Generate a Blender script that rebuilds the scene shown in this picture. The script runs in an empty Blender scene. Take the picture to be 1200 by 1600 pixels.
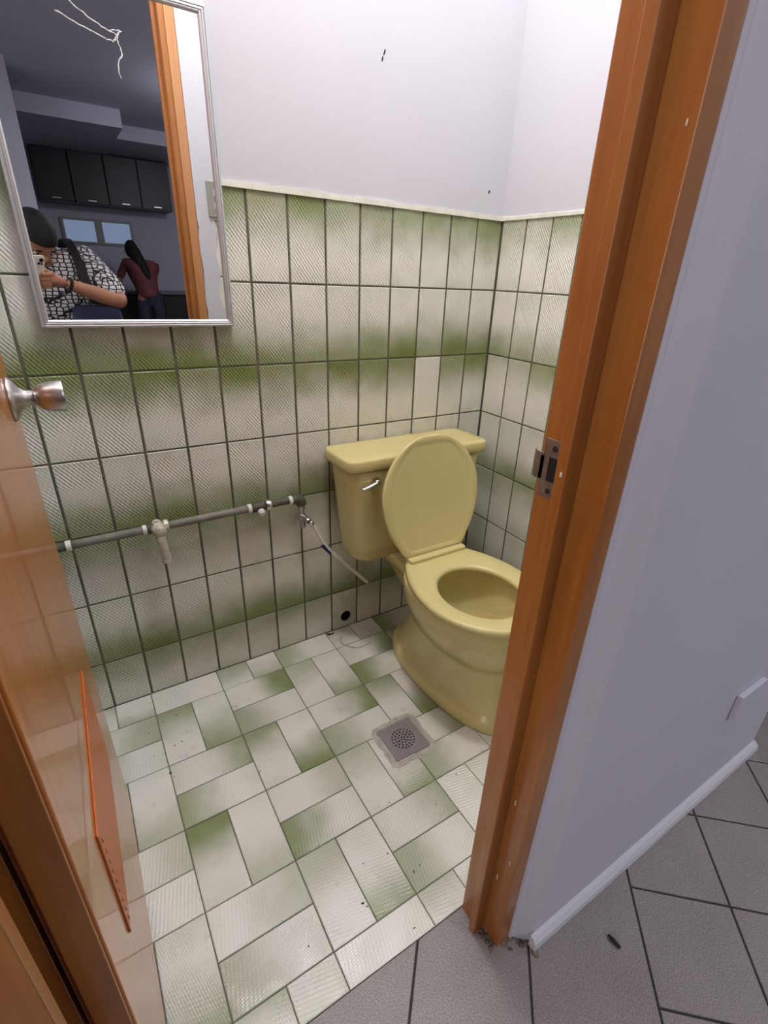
import bpy, bmesh, math, random
from mathutils import Vector, Matrix
random.seed(7)
SC = bpy.context.scene
COL = SC.collection
V = Vector

# ------------------------------------------------------------------ camera
CAMX = Matrix(((0.8443587760, 0.1985057894, -0.4976481779),
               (-0.5342177009, 0.3827627203, -0.7537268391),
               (0.0408620291, 0.9022683368, 0.4292343684)))
CAMP = V((-1.27768, -1.384037, 1.223488))
cam_d = bpy.data.cameras.new('camera'); cam = bpy.data.objects.new('camera', cam_d); COL.objects.link(cam)
cam.matrix_world = Matrix.Translation(CAMP) @ CAMX.to_4x4()
cam_d.sensor_fit = 'VERTICAL'; cam_d.sensor_height = 36.0; cam_d.sensor_width = 27.0
cam_d.lens = 775.834 / 1600 * 36
cam_d.shift_x = -(617.5515 - 600) / 1600; cam_d.shift_y = (802.9495 - 800) / 1600
cam_d.clip_start = 0.02
SC.camera = cam

# ------------------------------------------------------------------ world, lamps, exposure
w = bpy.data.worlds.new('world'); SC.world = w; w.use_nodes = True
w.node_tree.nodes['Background'].inputs[0].default_value = (0.75, 0.78, 0.9, 1)
w.node_tree.nodes['Background'].inputs[1].default_value = 0.03
SC.view_settings.view_transform = 'Standard'; SC.view_settings.look = 'None'
SC.view_settings.exposure = 0.0; SC.view_settings.gamma = 1.0; SC.view_settings.use_curve_mapping = False

def lamp(name, loc, power, rad, col):
    d = bpy.data.lights.new(name, 'POINT'); d.energy = power; d.shadow_soft_size = rad; d.color = col
    o = bpy.data.objects.new(name, d); COL.objects.link(o); o.location = loc; return o
lamp('bathroom_bulb', (-0.78, -0.56, 2.62), 45, 0.08, (1.0, 0.985, 0.94))
lamp('corridor_lamp', (1.5, -1.40, 2.45), 24, 0.08, (1.0, 0.965, 1.0))
hl_d = bpy.data.lights.new('hall_fill', 'AREA'); hl_d.shape = 'RECTANGLE'; hl_d.size = 0.8; hl_d.size_y = 1.5; hl_d.energy = 15; hl_d.color = (1.0, 0.965, 0.97)  # unseen side light, added to light the corridor wall evenly from the left
hl_o = bpy.data.objects.new('hall_fill', hl_d); COL.objects.link(hl_o); hl_o.location = (-2.55, -1.75, 1.45); hl_o.rotation_euler = (math.radians(90), 0, math.radians(-90))
cl_d = bpy.data.lights.new('corridor_fill', 'AREA'); cl_d.shape = 'RECTANGLE'; cl_d.size = 1.2; cl_d.size_y = 0.6; cl_d.energy = 42; cl_d.color = (0.97, 0.965, 1.0)  # unseen overhead area light, added as soft fill for the corridor
cl_o = bpy.data.objects.new('corridor_fill', cl_d); COL.objects.link(cl_o); cl_o.location = (0.75, -3.3, 2.70)
lamp('kitchen_lamp', (0.6, -4.6, 2.5), 20, 0.08, (0.86, 0.9, 1.0))

# ------------------------------------------------------------------ materials
def srgb(r, g, b):
    f = lambda c: (c / 255 / 12.92) if c / 255 <= 0.04045 else ((c / 255 + 0.055) / 1.055) ** 2.4
    return (f(r), f(g), f(b), 1)
class NB:
    def __init__(s, name):
        s.m = bpy.data.materials.new(name); s.m.use_nodes = True
        s.t = s.m.node_tree; s.p = s.t.nodes['Principled BSDF']
    def n(s, typ, **kw):
        x = s.t.nodes.new(typ)
        for k, v in kw.items(): setattr(x, k, v)
        return x
    def l(s, a, b): s.t.links.new(a, b)
    def val(s, x, i, v):
        x.inputs[i].default_value = v
    def math(s, op, a, b=None, c=None, clamp=False):
        x = s.n('ShaderNodeMath', operation=op, use_clamp=clamp)
        for i, q in enumerate((a, b, c)):
            if q is None: continue
            if isinstance(q, (int, float)): x.inputs[i].default_value = q
            else: s.l(q, x.inputs[i])
        return x.outputs[0]
    def ramp(s, fac, lo, hi, smooth=True):
        x = s.n('ShaderNodeMapRange', interpolation_type='SMOOTHSTEP' if smooth else 'LINEAR')
        s.l(fac, x.inputs[0]); x.inputs[1].default_value = lo; x.inputs[2].default_value = hi
        return x.outputs[0]
    def mix(s, fac, a, b):
        x = s.n('ShaderNodeMix', data_type='RGBA')
        if isinstance(fac, (int, float)): x.inputs[0].default_value = fac
        else: s.l(fac, x.inputs[0])
        for i, q in ((6, a), (7, b)):
            if isinstance(q, tuple): x.inputs[i].default_value = q
            else: s.l(q, x.inputs[i])
        return x.outputs[2]
    def noise(s, scale, detail=3, vec=None, rough=0.5):
        x = s.n('ShaderNodeTexNoise'); x.inputs['Scale'].default_value = scale; x.inputs['Detail'].default_value = detail
        x.inputs['Roughness'].default_value = rough
        if vec is not None: s.l(vec, x.inputs['Vector'])
        return x.outputs['Fac']
    def objco(s): return s.n('ShaderNodeTexCoord').outputs['Object']
    def bump(s, h, strength, dist=0.001):
        x = s.n('ShaderNodeBump'); x.inputs['Strength'].default_value = strength; x.inputs['Distance'].default_value = dist
        s.l(h, x.inputs['Height']); s.l(x.outputs[0], s.p.inputs['Normal'])
    def set(s, **kw):
        for k, v in kw.items():
            i = s.p.inputs[k.replace('_', ' ')]
            if isinstance(v, (int, float, tuple)): i.default_value = v
            else: s.l(v, i)
        return s

def simple(name, col, rough=0.5, metal=0.0, var=0.0, vscale=8, bump=0.0, bscale=60, spec=0.5, coat=0.0):
    b = NB(name); co = b.objco()
    if var:
        f = b.noise(vscale, 4, co)
        dark = tuple(c * (1 - var) for c in col[:3]) + (1,)
        b.set(Base_Color=b.mix(b.ramp(f, 0.3, 0.7), dark, col))
    else:
        f = b.noise(vscale, 3, co)
        b.set(Base_Color=b.mix(b.math('MULTIPLY', f, 0.12), col, tuple(c * 0.7 for c in col[:3]) + (1,)))
    b.set(Roughness=rough, Metallic=metal); b.p.inputs['Specular IOR Level'].default_value = spec
    if coat: b.set(Coat_Weight=coat, Coat_Roughness=0.06)
    if bump: b.bump(b.noise(bscale, 3, co), bump, 0.002)
    return b.m

def tile_material(name, white, green, weave, rough, bumpd, streak, dots=False):
    """glazed tile: fades to green at its +Y end; obj.color = (amount of green, where the fade starts, brightness)"""
    b = NB(name); co = b.objco(); oi = b.n('ShaderNodeObjectInfo')
    sepc = b.n('ShaderNodeSeparateColor'); b.l(oi.outputs['Color'], sepc.inputs[0])
    sep = b.n('ShaderNodeSeparateXYZ'); b.l(co, sep.inputs[0])
    off = b.n('ShaderNodeVectorMath', operation='SCALE'); off.inputs[0].default_value = (13.7, 7.1, 3.3)
    b.l(b.math('MULTIPLY', oi.outputs['Random'], 40.0), off.inputs['Scale'])
    add = b.n('ShaderNodeVectorMath', operation='ADD'); b.l(co, add.inputs[0]); b.l(off.outputs[0], add.inputs[1])
    nv = add.outputs[0]
    n1 = b.noise(9, 2, nv); n2 = b.noise(38, 3, nv)
    t = b.math('ADD', b.math('MULTIPLY', sep.outputs['Y'], 10.0), b.math('MULTIPLY', b.math('SUBTRACT', n1, 0.5), 1.1))
    t = b.math('ADD', t, b.math('MULTIPLY', b.math('SUBTRACT', n2, 0.5), 0.12))
    t = b.math('SUBTRACT', t, sepc.outputs[1])
    g = b.math('MULTIPLY', b.ramp(t, -0.5, 0.98), sepc.outputs[0])
    g2 = b.math('MULTIPLY', b.ramp(b.math('MULTIPLY', t, -1.0), 0.5, 1.6), b.math('MULTIPLY', sepc.outputs[0], 0.3))
    g = b.math('ADD', g, g2, clamp=True)
    col = b.mix(g, white, green)
    sc = b.n('ShaderNodeVectorMath', operation='SCALE'); b.l(col, sc.inputs[0]); b.l(sepc.outputs[2], sc.inputs['Scale'])
    dirt = b.ramp(b.noise(23, 5, nv, 0.65), 0.60, 0.80)
    col2 = b.mix(b.math('MULTIPLY', dirt, streak), sc.outputs[0], srgb(120, 115, 100))
    b.set(Base_Color=col2, Roughness=rough); b.p.inputs['Specular IOR Level'].default_value = 0.5
    # fine woven relief pressed into the glaze
    k = 2 * math.pi / weave
    u = b.math('SINE', b.math('MULTIPLY', b.math('ADD', b.math('MULTIPLY', sep.outputs['X'], 0.80), b.math('MULTIPLY', sep.outputs['Y'], 0.6)), k))
    v = b.math('SINE', b.math('MULTIPLY', b.math('SUBTRACT', b.math('MULTIPLY', sep.outputs['X'], 0.85), b.math('MULTIPLY', sep.outputs['Y'], 0.35)), k * 0.72))
    hmask = b.ramp(b.noise(14, 1, nv), 0.30, 0.6)
    h = b.math('MULTIPLY', b.math('MULTIPLY', u, v) if dots else b.math('ADD', u, b.math('MULTIPLY', v, 0.55)), b.math('ADD', b.math('MULTIPLY', hmask, 0.8), 0.2))
    b.bump(h, bumpd, 0.0006)
    return b.m

M = {}
M['plaster'] = simple('white_plaster', srgb(202, 201, 207), 0.75, var=0.03, vscale=3, bump=0.06, bscale=55, spec=0.25)
M['plaster_out'] = simple('corridor_plaster', srgb(200, 197, 208), 0.6, var=0.04, vscale=2.5, bump=0.06, bscale=50, spec=0.3)
M['cream'] = simple('cream_cement', srgb(228, 228, 212), 0.7, var=0.12, vscale=25, bump=0.3, bscale=90)
M['wtile'] = tile_material('wall_tile_glaze', srgb(226, 225, 213), srgb(116, 128, 64), 0.0072, 0.32, 0.85, 0.05)
M['ftile'] = tile_material('floor_tile_glaze', srgb(228, 227, 218), srgb(124, 138, 84), 0.0068, 0.22, 0.75, 0.38, True)
M['grout'] = simple('dark_grout', srgb(104, 103, 84), 0.9, var=0.35, vscale=20)
M['fgrout'] = simple('floor_grout', srgb(104, 104, 90), 0.9, var=0.3, vscale=20)
M['yellow'] = simple('yellow_vitreous_china', srgb(214, 200, 138), 0.2, var=0.04, vscale=4, coat=0.2)
M['yellow_p'] = simple('yellow_plastic', srgb(215, 203, 142), 0.32, var=0.04, vscale=5)
M['chrome'] = simple('chrome', (0.75, 0.75, 0.76, 1), 0.15, 1.0)
M['satin'] = simple('satin_steel', (0.52, 0.50, 0.48, 1), 0.32, 1.0)
M['drainm'] = simple('drain_metal', srgb(150, 142, 144), 0.5, 0.35, var=0.12, vscale=40)
M['pipe'] = simple('grey_pipe', srgb(128, 126, 114), 0.55, var=0.3, vscale=30)
M['pipe_d'] = simple('dark_fitting', srgb(84, 82, 66), 0.6, var=0.3, vscale=40)
M['tape'] = simple('white_tape', srgb(222, 222, 214), 0.6)
M['tap'] = simple('dull_faucet_metal', srgb(208, 203, 184), 0.42, 0.2, var=0.25, vscale=60)
M['hose'] = simple('white_hose', srgb(232, 228, 218), 0.35)
M['tag'] = simple('navy_tag', srgb(44, 44, 96), 0.5)
M['black'] = simple('near_black', srgb(18, 16, 16), 0.7)
M['mortar'] = simple('grey_mortar', srgb(188, 182, 172), 0.85, var=0.25, vscale=40, bump=0.5, bscale=150)
M['dirt'] = simple('dark_dirt', srgb(128, 114, 98), 0.95, var=0.5, vscale=40, bump=0.6, bscale=120)
M['fleck'] = simple('dark_fleck', srgb(40, 34, 26), 0.9)
M['alu'] = simple('aluminium', (0.60, 0.60, 0.60, 1), 0.42, 0.8)
M['scratch'] = simple('white_crack', srgb(225, 225, 225), 0.8)
M['strike'] = simple('tarnished_steel', srgb(150, 138, 128), 0.4, 0.7, var=0.3, vscale=60)
M['white_pl'] = simple('white_plastic', srgb(214, 212, 222), 0.4)
M['grey_pl'] = simple('grey_plastic', srgb(150, 148, 138), 0.4)
M['cabinet'] = simple('black_laminate', srgb(24, 24, 27), 0.42, var=0.2, vscale=3)
M['skin'] = simple('skin', srgb(176, 122, 92), 0.55, var=0.08, vscale=20)
M['hair'] = simple('black_hair', srgb(20, 17, 17), 0.75, var=0.5, vscale=60)
M['navy'] = simple('navy_cloth', srgb(34, 36, 66), 0.85, var=0.2)
M['jeans'] = simple('dark_jeans', srgb(56, 58, 74), 0.85, var=0.2)
M['maroon'] = simple('maroon_cloth', srgb(126, 70, 70), 0.85, var=0.25)
M['eye'] = simple('eye_white', srgb(225, 220, 215), 0.2)
M['phone'] = simple('cream_phone_back', srgb(226, 220, 206), 0.3)
M['gold'] = simple('gold', (0.8, 0.6, 0.3, 1), 0.25, 1.0)
M['counter'] = simple('grey_counter', srgb(110, 106, 116), 0.35)

def wood(name, c1, c2, rough, axis='Z', coat=0.5):
    b = NB(name); co = b.objco(); mp = b.n('ShaderNodeMapping'); b.l(co, mp.inputs[0])
    mp.inputs['Scale'].default_value = (14, 14, 1.2) if axis == 'Z' else (1.2, 14, 14)
    f = b.noise(4, 6, mp.outputs[0], 0.6); g = b.noise(2.2, 2, co)
    f2 = b.math('ADD', b.math('MULTIPLY', f, 0.7), b.math('MULTIPLY', g, 0.4))
    b.set(Base_Color=b.mix(b.ramp(f2, 0.35, 0.75), c1, c2), Roughness=rough, Coat_Weight=coat, Coat_Roughness=0.02)
    return b.m
M['jamb'] = wood('orange_varnished_jamb', srgb(150, 90, 36), srgb(170, 110, 50), 0.38, coat=0.25)
M['door'] = wood('orange_varnished_door', srgb(172, 102, 42), srgb(192, 122, 56), 0.32, coat=0.48)
M['casing'] = wood('lit_casing_wood', srgb(176, 122, 74), srgb(192, 138, 90), 0.45, coat=0.1)  # jamb wood in a paler tan, direct light put into its colour
M['vent'] = wood('orange_vent_wood', srgb(178, 90, 32), srgb(196, 104, 42), 0.45, coat=0.2)

def granite(name, c1, c2, rough):
    b = NB(name); co = b.objco()
    n = b.noise(420, 2, co); n2 = b.noise(9, 3, co)
    b.set(Base_Color=b.mix(b.math('ADD', b.math('MULTIPLY', b.ramp(n, 0.35, 0.7), 0.6), b.math('MULTIPLY', n2, 0.4)), c1, c2), Roughness=rough)
    b.bump(b.noise(300, 2, co), 0.8, 0.0012)
    return b.m
M['ctile'] = granite('grey_speckled_tile', srgb(108, 101, 99), srgb(162, 155, 152), 0.33)
M['cgrout'] = simple('black_grout', srgb(62, 58, 57), 0.9, var=0.3, vscale=20)

b = NB('mirror_silvering'); co = b.objco()
d = b.ramp(b.noise(7, 5, co, 0.6), 0.55, 0.85)
b.set(Base_Color=(0.86, 0.87, 0.88, 1), Metallic=1.0, Roughness=b.math('ADD', b.math('MULTIPLY', d, 0.035), 0.004)); M['glass'] = b.m

b = NB('net_print_cloth'); co = b.objco()          # white cloth with a black net print
mp = b.n('ShaderNodeMapping'); b.l(co, mp.inputs[0]); mp.inputs['Scale'].default_value = (1, 1, 1.5)
vo = b.n('ShaderNodeTexVoronoi', feature='DISTANCE_TO_EDGE'); vo.inputs['Scale'].default_value = 38; vo.inputs['Randomness'].default_value = 0.35
b.l(mp.outputs[0], vo.inputs['Vector'])
b.set(Base_Color=b.mix(b.ramp(vo.outputs['Distance'], 0.08, 0.16), srgb(22, 22, 26), srgb(232, 228, 230)), Roughness=0.85); M['net'] = b.m

b = NB('lit_window'); b.set(Base_Color=(0.1, 0.1, 0.1, 1), Emission_Color=srgb(150, 168, 205)); b.p.inputs['Emission Strength'].default_value = 0.55; M['winlit'] = b.m

# ------------------------------------------------------------------ mesh helpers
def link(name, me, mat, parent=None, smooth=False):
    o = bpy.data.objects.new(name, me); COL.objects.link(o)
    if mat is not None and not me.materials: me.materials.append(mat)
    if smooth:
        for p in me.polygons: p.use_smooth = True
    if parent is not None: o.parent = parent
    return o
def obj(name, bm, mat, parent=None, smooth=False, bevel=0, seg=2):
    me = bpy.data.meshes.new(name); bmesh.ops.recalc_face_normals(bm, faces=bm.faces); bm.to_mesh(me); bm.free()
    o = link(name, me, mat, parent, smooth)
    if bevel:
        m = o.modifiers.new('bevel', 'BEVEL'); m.width = bevel; m.segments = seg; m.limit_method = 'ANGLE'; m.angle_limit = math.radians(40)
    return o
def tag(o, label, cat, group=None, kind=None):
    o['label'] = label; o['category'] = cat
    if group: o['group'] = group
    if kind: o['kind'] = kind
    return o
def empty(name, loc=(0, 0, 0)):
    o = bpy.data.objects.new(name, None); COL.objects.link(o); o.location = loc; o.empty_display_size = 0.05; return o
def box(bm, lo, hi):
    r = bmesh.ops.create_cube(bm, size=1)
    c = (V(lo) + V(hi)) / 2; s = V(hi) - V(lo)
    for v in r['verts']: v.co = V((v.co.x * s.x, v.co.y * s.y, v.co.z * s.z)) + c
    return r['verts']
def boxo(name, lo, hi, mat, parent=None, bevel=0, seg=2):
    bm = bmesh.new(); box(bm, lo, hi); return obj(name, bm, mat, parent, bevel=bevel, seg=seg)
def prism(bm, pts, z0, z1, axis='z'):
    f = (lambda p, z: V((p[0], p[1], z))) if axis == 'z' else ((lambda p, z: V((p[0], z, p[1]))) if axis == 'y' else (lambda p, z: V((z, p[0], p[1]))))
    a = [bm.verts.new(f(p, z0)) for p in pts]; b_ = [bm.verts.new(f(p, z1)) for p in pts]; n = len(pts)
    bm.faces.new(a); bm.faces.new(b_)
    for i in range(n): bm.faces.new((a[i], a[(i + 1) % n], b_[(i + 1) % n], b_[i]))
def loft(bm, rings, cap0=True, cap1=True):
    vs = [[bm.verts.new(p) for p in r] for r in rings]; n = len(rings[0])
    for a, c in zip(vs, vs[1:]):
        for i in range(n): bm.faces.new((a[i], a[(i + 1) % n], c[(i + 1) % n], c[i]))
    if cap0: bm.faces.new(vs[0])
    if cap1: bm.faces.new(vs[-1])
def frame_of(d):
    d = d.normalized(); u = d.cross(V((0, 0, 1)))
    if u.length < 1e-3: u = V((1, 0, 0))
    u.normalize(); return u, d.cross(u).normalized()
def tube(bm, pts, r, n=12, cap=True):
    pts = [V(p) for p in pts]; rs = r if isinstance(r, (list, tuple)) else [r] * len(pts); rings = []
    u = None
    for i, p in enumerate(pts):
        d = (pts[min(i + 1, len(pts) - 1)] - pts[max(i - 1, 0)]).normalized()
        if u is None: u, v = frame_of(d)
        else:
            u = (u - d * u.dot(d)).normalized(); v = d.cross(u)
        rings.append([p + (u * math.cos(a) + v * math.sin(a)) * rs[i] for a in [2 * math.pi * k / n for k in range(n)]])
    loft(bm, rings, cap, cap)
def tubeo(name, pts, r, mat, parent=None, n=12):
    bm = bmesh.new(); tube(bm, pts, r, n); return obj(name, bm, mat, parent, smooth=True)
def lathe(bm, p0, d, prof, n=20):
    d = V(d).normalized(); u, v = frame_of(d); p0 = V(p0)
    loft(bm, [[p0 + d * h + (u * math.cos(a) + v * math.sin(a)) * max(r, 1e-4) for a in [2 * math.pi * k / n for k in range(n)]] for h, r in prof])
def latheo(name, p0, d, prof, mat, parent=None, n=20, smooth=True):
    bm = bmesh.new(); lathe(bm, p0, d, prof, n); o = obj(name, bm, mat, parent, smooth=smooth)
    if smooth:
        m = o.modifiers.new('split', 'EDGE_SPLIT'); m.split_angle = math.radians(50)
    return o
def spline(pts, n=8):
    pts = [V(p) for p in pts]; out = []
    for i in range(len(pts) - 1):
        p0 = pts[max(i - 1, 0)]; p1 = pts[i]; p2 = pts[i + 1]; p3 = pts[min(i + 2, len(pts) - 1)]
        for k in range(n):
            t = k / n
            out.append(0.5 * (2 * p1 + (p2 - p0) * t + (2 * p0 - 5 * p1 + 4 * p2 - p3) * t * t + (3 * p1 - p0 - 3 * p2 + p3) * t ** 3))
    out.append(pts[-1]); return out
def clip(poly, a, bb, c):      # keep a*x + b*y <= c
    out = []
    for i in range(len(poly)):
        p, q = poly[i], poly[(i + 1) % len(poly)]
        dp, dq = a * p[0] + bb * p[1] - c, a * q[0] + bb * q[1] - c
        if dp <= 0: out.append(p)
        if dp * dq < 0:
            t = dp / (dp - dq); out.append((p[0] + (q[0] - p[0]) * t, p[1] + (q[1] - p[1]) * t))
    return out

TILES = {}
def tile_mesh(kind, wd, ln, th=0.006, bv=0.0016):
    k = (kind, round(wd, 4), round(ln, 4))
    if k in TILES: return TILES[k]
    x, y = wd / 2, ln / 2; q = [(-1, -1), (1, -1), (1, 1), (-1, 1)]
    vs = [(sx * x, sy * y, -th) for sx, sy in q] + [(sx * x, sy * y, -bv * 0.8) for sx, sy in q] + [(sx * (x - bv), sy * (y - bv), 0) for sx, sy in q]
    fs = [(8, 9, 10, 11), (3, 2, 1, 0)]
    for s in (0, 4):
        for i in range(4): j = (i + 1) % 4; fs.append((s + i, s + j, s + 4 + j, s + 4 + i))
    me = bpy.data.meshes.new('tile'); me.from_pydata(vs, [], fs); me.materials.append(M[kind]); TILES[k] = me
    return me
def place_tile(parent, kind, wd, ln, pos, xa, ya, green=1.0, shift=0.0, bright=1.0, tilt=0.004):
    o = bpy.data.objects.new('tile', tile_mesh(kind, wd, ln)); COL.objects.link(o)
    xa, ya = V(xa), V(ya); za = xa.cross(ya)
    m = Matrix((xa, ya, za)).transposed().to_4x4(); m.translation = V(pos) + za * random.uniform(-0.0004, 0.0004)
    m = m @ Matrix.Rotation(random.uniform(-tilt, tilt), 4, 'X') @ Matrix.Rotation(random.uniform(-tilt, tilt), 4, 'Y')
    o.parent = parent; o.matrix_world = m; o.color = (green, shift, bright, 1)
    return o

# ================================================================== STRUCTURE
PX, PZ, TOP = 0.105, 0.20619, 1.4039
XL, YF, YO, CH = -1.56, -0.975, -1.10, 2.85         # left wall, inner face of the door wall, outer face, ceiling
DOORH = 2.08

def wall_slab(name, lo, hi, mat, label):
    return tag(boxo(name, lo, hi, mat), label, 'wall', kind='structure')

# --- back wall
bm = bmesh.new(); box(bm, (XL, 0.0018, -0.05), (0.12, 0.12, TOP)); wb = obj('wall_back', bm, M['grout'])
tag(wb, 'back wall behind the toilet, white plaster above green and white tiles', 'wall', kind='structure')
bm = bmesh.new(); box(bm, (XL, -0.001, TOP + 0.004), (0.0, 0.12, CH)); obj('plaster', bm, M['plaster'], wb)
bm = bmesh.new()
for k in range(40):
    x0 = XL + (0 - XL) * k / 40; x1 = XL + (0 - XL) * (k + 1) / 40; e = random.uniform(-0.001, 0.0015)
    box(bm, (x0, -0.005 + e, TOP - 0.003), (x1, 0.01, TOP + 0.009 + random.uniform(-0.001, 0.002)))
obj('tile_edge_cement', bm, M['cream'], wb)
HOLE = (-0.5685, 0.047, 0.0235)
ncol = 15
for c in range(ncol):
    xr = -0.102 - (c - 1) * PX if c > 0 else 0.0
    xl = -0.102 - c * PX
    if xl < XL: xl = XL
    wd = (xr - xl) - 0.0062
    for r in range(7):
        zt = TOP - r * PZ - (0.0 if r == 0 else 0.00225); zb = max(TOP - (r + 1) * PZ + 0.00225, 0.001)
        up = (r % 2 == 0)
        xc = (xl + xr) / 2; zc = (zt + zb) / 2
        amt = random.choice([0.85, 0.95, 1.0, 0.9, 0.8]); sh = random.uniform(-0.2, 0.08)
        if r == 0: sh -= 0.05; amt *= 0.95
        if (c, r) in ((2, 2),): amt = 0.05
        if r in (4,): amt *= 0.8
        if r == 6: sh -= 0.3; amt *= 0.8
        if xl <= HOLE[0] <= xr and zb <= HOLE[1] <= zt:
            # the tile with the round pipe hole through it
            bm = bmesh.new(); n = 24; outer = []; inner = []
            angs = sorted([2 * math.pi * (i + 0.5) / n for i in range(n)] + [math.atan2(zz - HOLE[1], xx - HOLE[0]) % (2 * math.pi) for xx in (xl + 0.0025, xl + 0.0025 + wd) for zz in (zb, zt)])
            n = len(angs)
            for a in angs:
                ca, sa = math.cos(a), math.sin(a)
                x, z = HOLE[0] + HOLE[2] * 0.92 * ca, HOLE[1] + HOLE[2] * sa; inner.append((x, z))
                ts = []
                if ca > 1e-6: ts.append((xl + 0.0025 + wd - HOLE[0]) / ca)
                if ca < -1e-6: ts.append((xl + 0.0025 - HOLE[0]) / ca)
                if sa > 1e-6: ts.append((zt - HOLE[1]) / sa)
                if sa < -1e-6: ts.append((zb - HOLE[1]) / sa)
                tt = min(ts); outer.append((HOLE[0] + ca * tt, HOLE[1] + sa * tt))
            fo = [bm.verts.new((x, 0, z)) for x, z in outer]; fi = [bm.verts.new((x, 0, z)) for x, z in inner]; bi = [bm.verts.new((x, 0.045, z)) for x, z in inner]
            for i in range(n):
                j = (i + 1) % n
                bm.faces.new((fo[i], fo[j], fi[j], fi[i])); bm.faces.new((fi[i], fi[j], bi[j], bi[i]))
            t_ = obj('tile', bm, M['wtile'], wb); t_.color = (0.8, -0.2, 0.85, 1)
            continue
        ya = (0, 0, 1) if up else (0, 0, -1); xa = (1, 0, 0) if up else (-1, 0, 0)
        place_tile(wb, 'wtile', wd, zt - zb, (xc, 0, zc), xa, ya, amt, sh, random.uniform(0.95, 1.0))
# hole through the bed behind that tile
cut = bmesh.new(); lathe(cut, (HOLE[0], -0.02, HOLE[1]), (0, 1, 0), [(0, HOLE[2] * 0.99), (0.065, HOLE[2] * 0.99)], 24)
me = bpy.data.meshes.new('cut'); bmesh.ops.recalc_face_normals(cut, faces=cut.faces); cut.to_mesh(me); cut.free(); co_ = bpy.data.objects.new('cut', me); COL.objects.link(co_)
md = wb.modifiers.new('hole', 'BOOLEAN'); md.object = co_; md.operation = 'DIFFERENCE'; md.solver = 'EXACT'
bpy.context.view_layer.update()
nm = bpy.data.meshes.new_from_object(wb.evaluated_get(bpy.context.evaluated_depsgraph_get())); wb.modifiers.clear(); wb.data = nm
bpy.data.objects.remove(co_)
latheo('drain_pipe', (HOLE[0], 0.004, HOLE[1]), (0, 1, 0), [(0.04, 0.0), (0.04, HOLE[2] * 0.9), (0.0, HOLE[2] * 0.93), (0.0, HOLE[2] * 0.8), (0.036, HOLE[2] * 0.78), (0.036, 0)], M['black'], wb)
def nail_hole(x, z, sx, sz, rot):
    bm = bmesh.new(); bmesh.ops.create_icosphere(bm, subdivisions=2, radius=1)
    for v in bm.verts: v.co = V((v.co.x * sx, v.co.y * 0.0012, v.co.z * sz))
    bmesh.ops.rotate(bm, verts=bm.verts, matrix=Matrix.Rotation(rot, 3, 'Y'), cent=(0, 0, 0))
    bmesh.ops.translate(bm, verts=bm.verts, vec=(x, -0.001, z)); obj('nail_hole', bm, M['fleck'], wb, smooth=True)
nail_hole(-0.4585, 1.728, 0.0022, 0.007, 0.35); nail_hole(-0.464, 1.714, 0.0022, 0.006, 0.25); nail_hole(-0.0708, 1.4745, 0.0035, 0.005, 0.2)

# --- right wall
bm = bmesh.new(); box(bm, (0.0018, YF, -0.05), (0.12, 0.0, TOP)); wr = obj('wall_right', bm, M['grout'])
tag(wr, 'right hand wall beside the toilet, white plaster above pale green tiles', 'wall', kind='structure')
bm = bmesh.new(); box(bm, (-0.001, YF, TOP + 0.004), (0.12, -0.001, CH)); obj('plaster', bm, M['plaster'], wr)
bm = bmesh.new(); box(bm, (-0.005, YF, TOP - 0.003), (0.01, -0.003, TOP + 0.009)); obj('tile_edge_cement', bm, M['cream'], wr, bevel=0.0015)
for c in range(9):
    y1 = -0.1074 - (c - 1) * PX if c > 0 else -0.002; y0 = max(-0.1074 - c * PX, YF)
    for r in range(7):
        zt = TOP - r * PZ - (0.0 if r == 0 else 0.00225); zb = max(TOP - (r + 1) * PZ + 0.00225, 0.001); up = r % 2 == 0
        place_tile(wr, 'wtile', y1 - y0 - 0.006, zt - zb, (0, (y0 + y1) / 2, (zt + zb) / 2), (0, -1, 0) if up else (0, 1, 0), (0, 0, 1) if up else (0, 0, -1),
                   random.choice([0.6, 0.75, 0.9]), random.uniform(0.1, 0.4), random.uniform(0.98, 1.02))

# --- left wall (behind the open door), wall with the doorway
wall_slab('wall_left', (XL - 0.1, YF, -0.05), (XL, 0.12, CH), M['plaster'], 'plain white left wall behind the open door')
bm = bmesh.new()
prism(bm, [(-0.7436, -1.069), (-0.7405, -1.0735), (-0.7365, -1.0735), (-0.733, -1.0755), (-0.726, -1.082), (-0.7105, -1.0955), (-0.706, -1.0985), (-0.70, YO), (0.21, YO), (0.21, YF), (-0.7436, YF)], -0.05, CH)
wf = obj('wall_front', bm, M['plaster_out'])
tag(wf, 'lavender white corridor wall to the right of the doorway', 'wall', kind='structure')
wfl = wall_slab('wall_front_left', (-2.6, YO, -0.05), (-1.47, YF, CH), M['plaster_out'], 'corridor wall to the left of the doorway')
wall_slab('wall_front_top', (-1.47, YO, DOORH + 0.02), (-0.7436, YF, CH), M['plaster_out'], 'corridor wall over the doorway')
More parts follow.
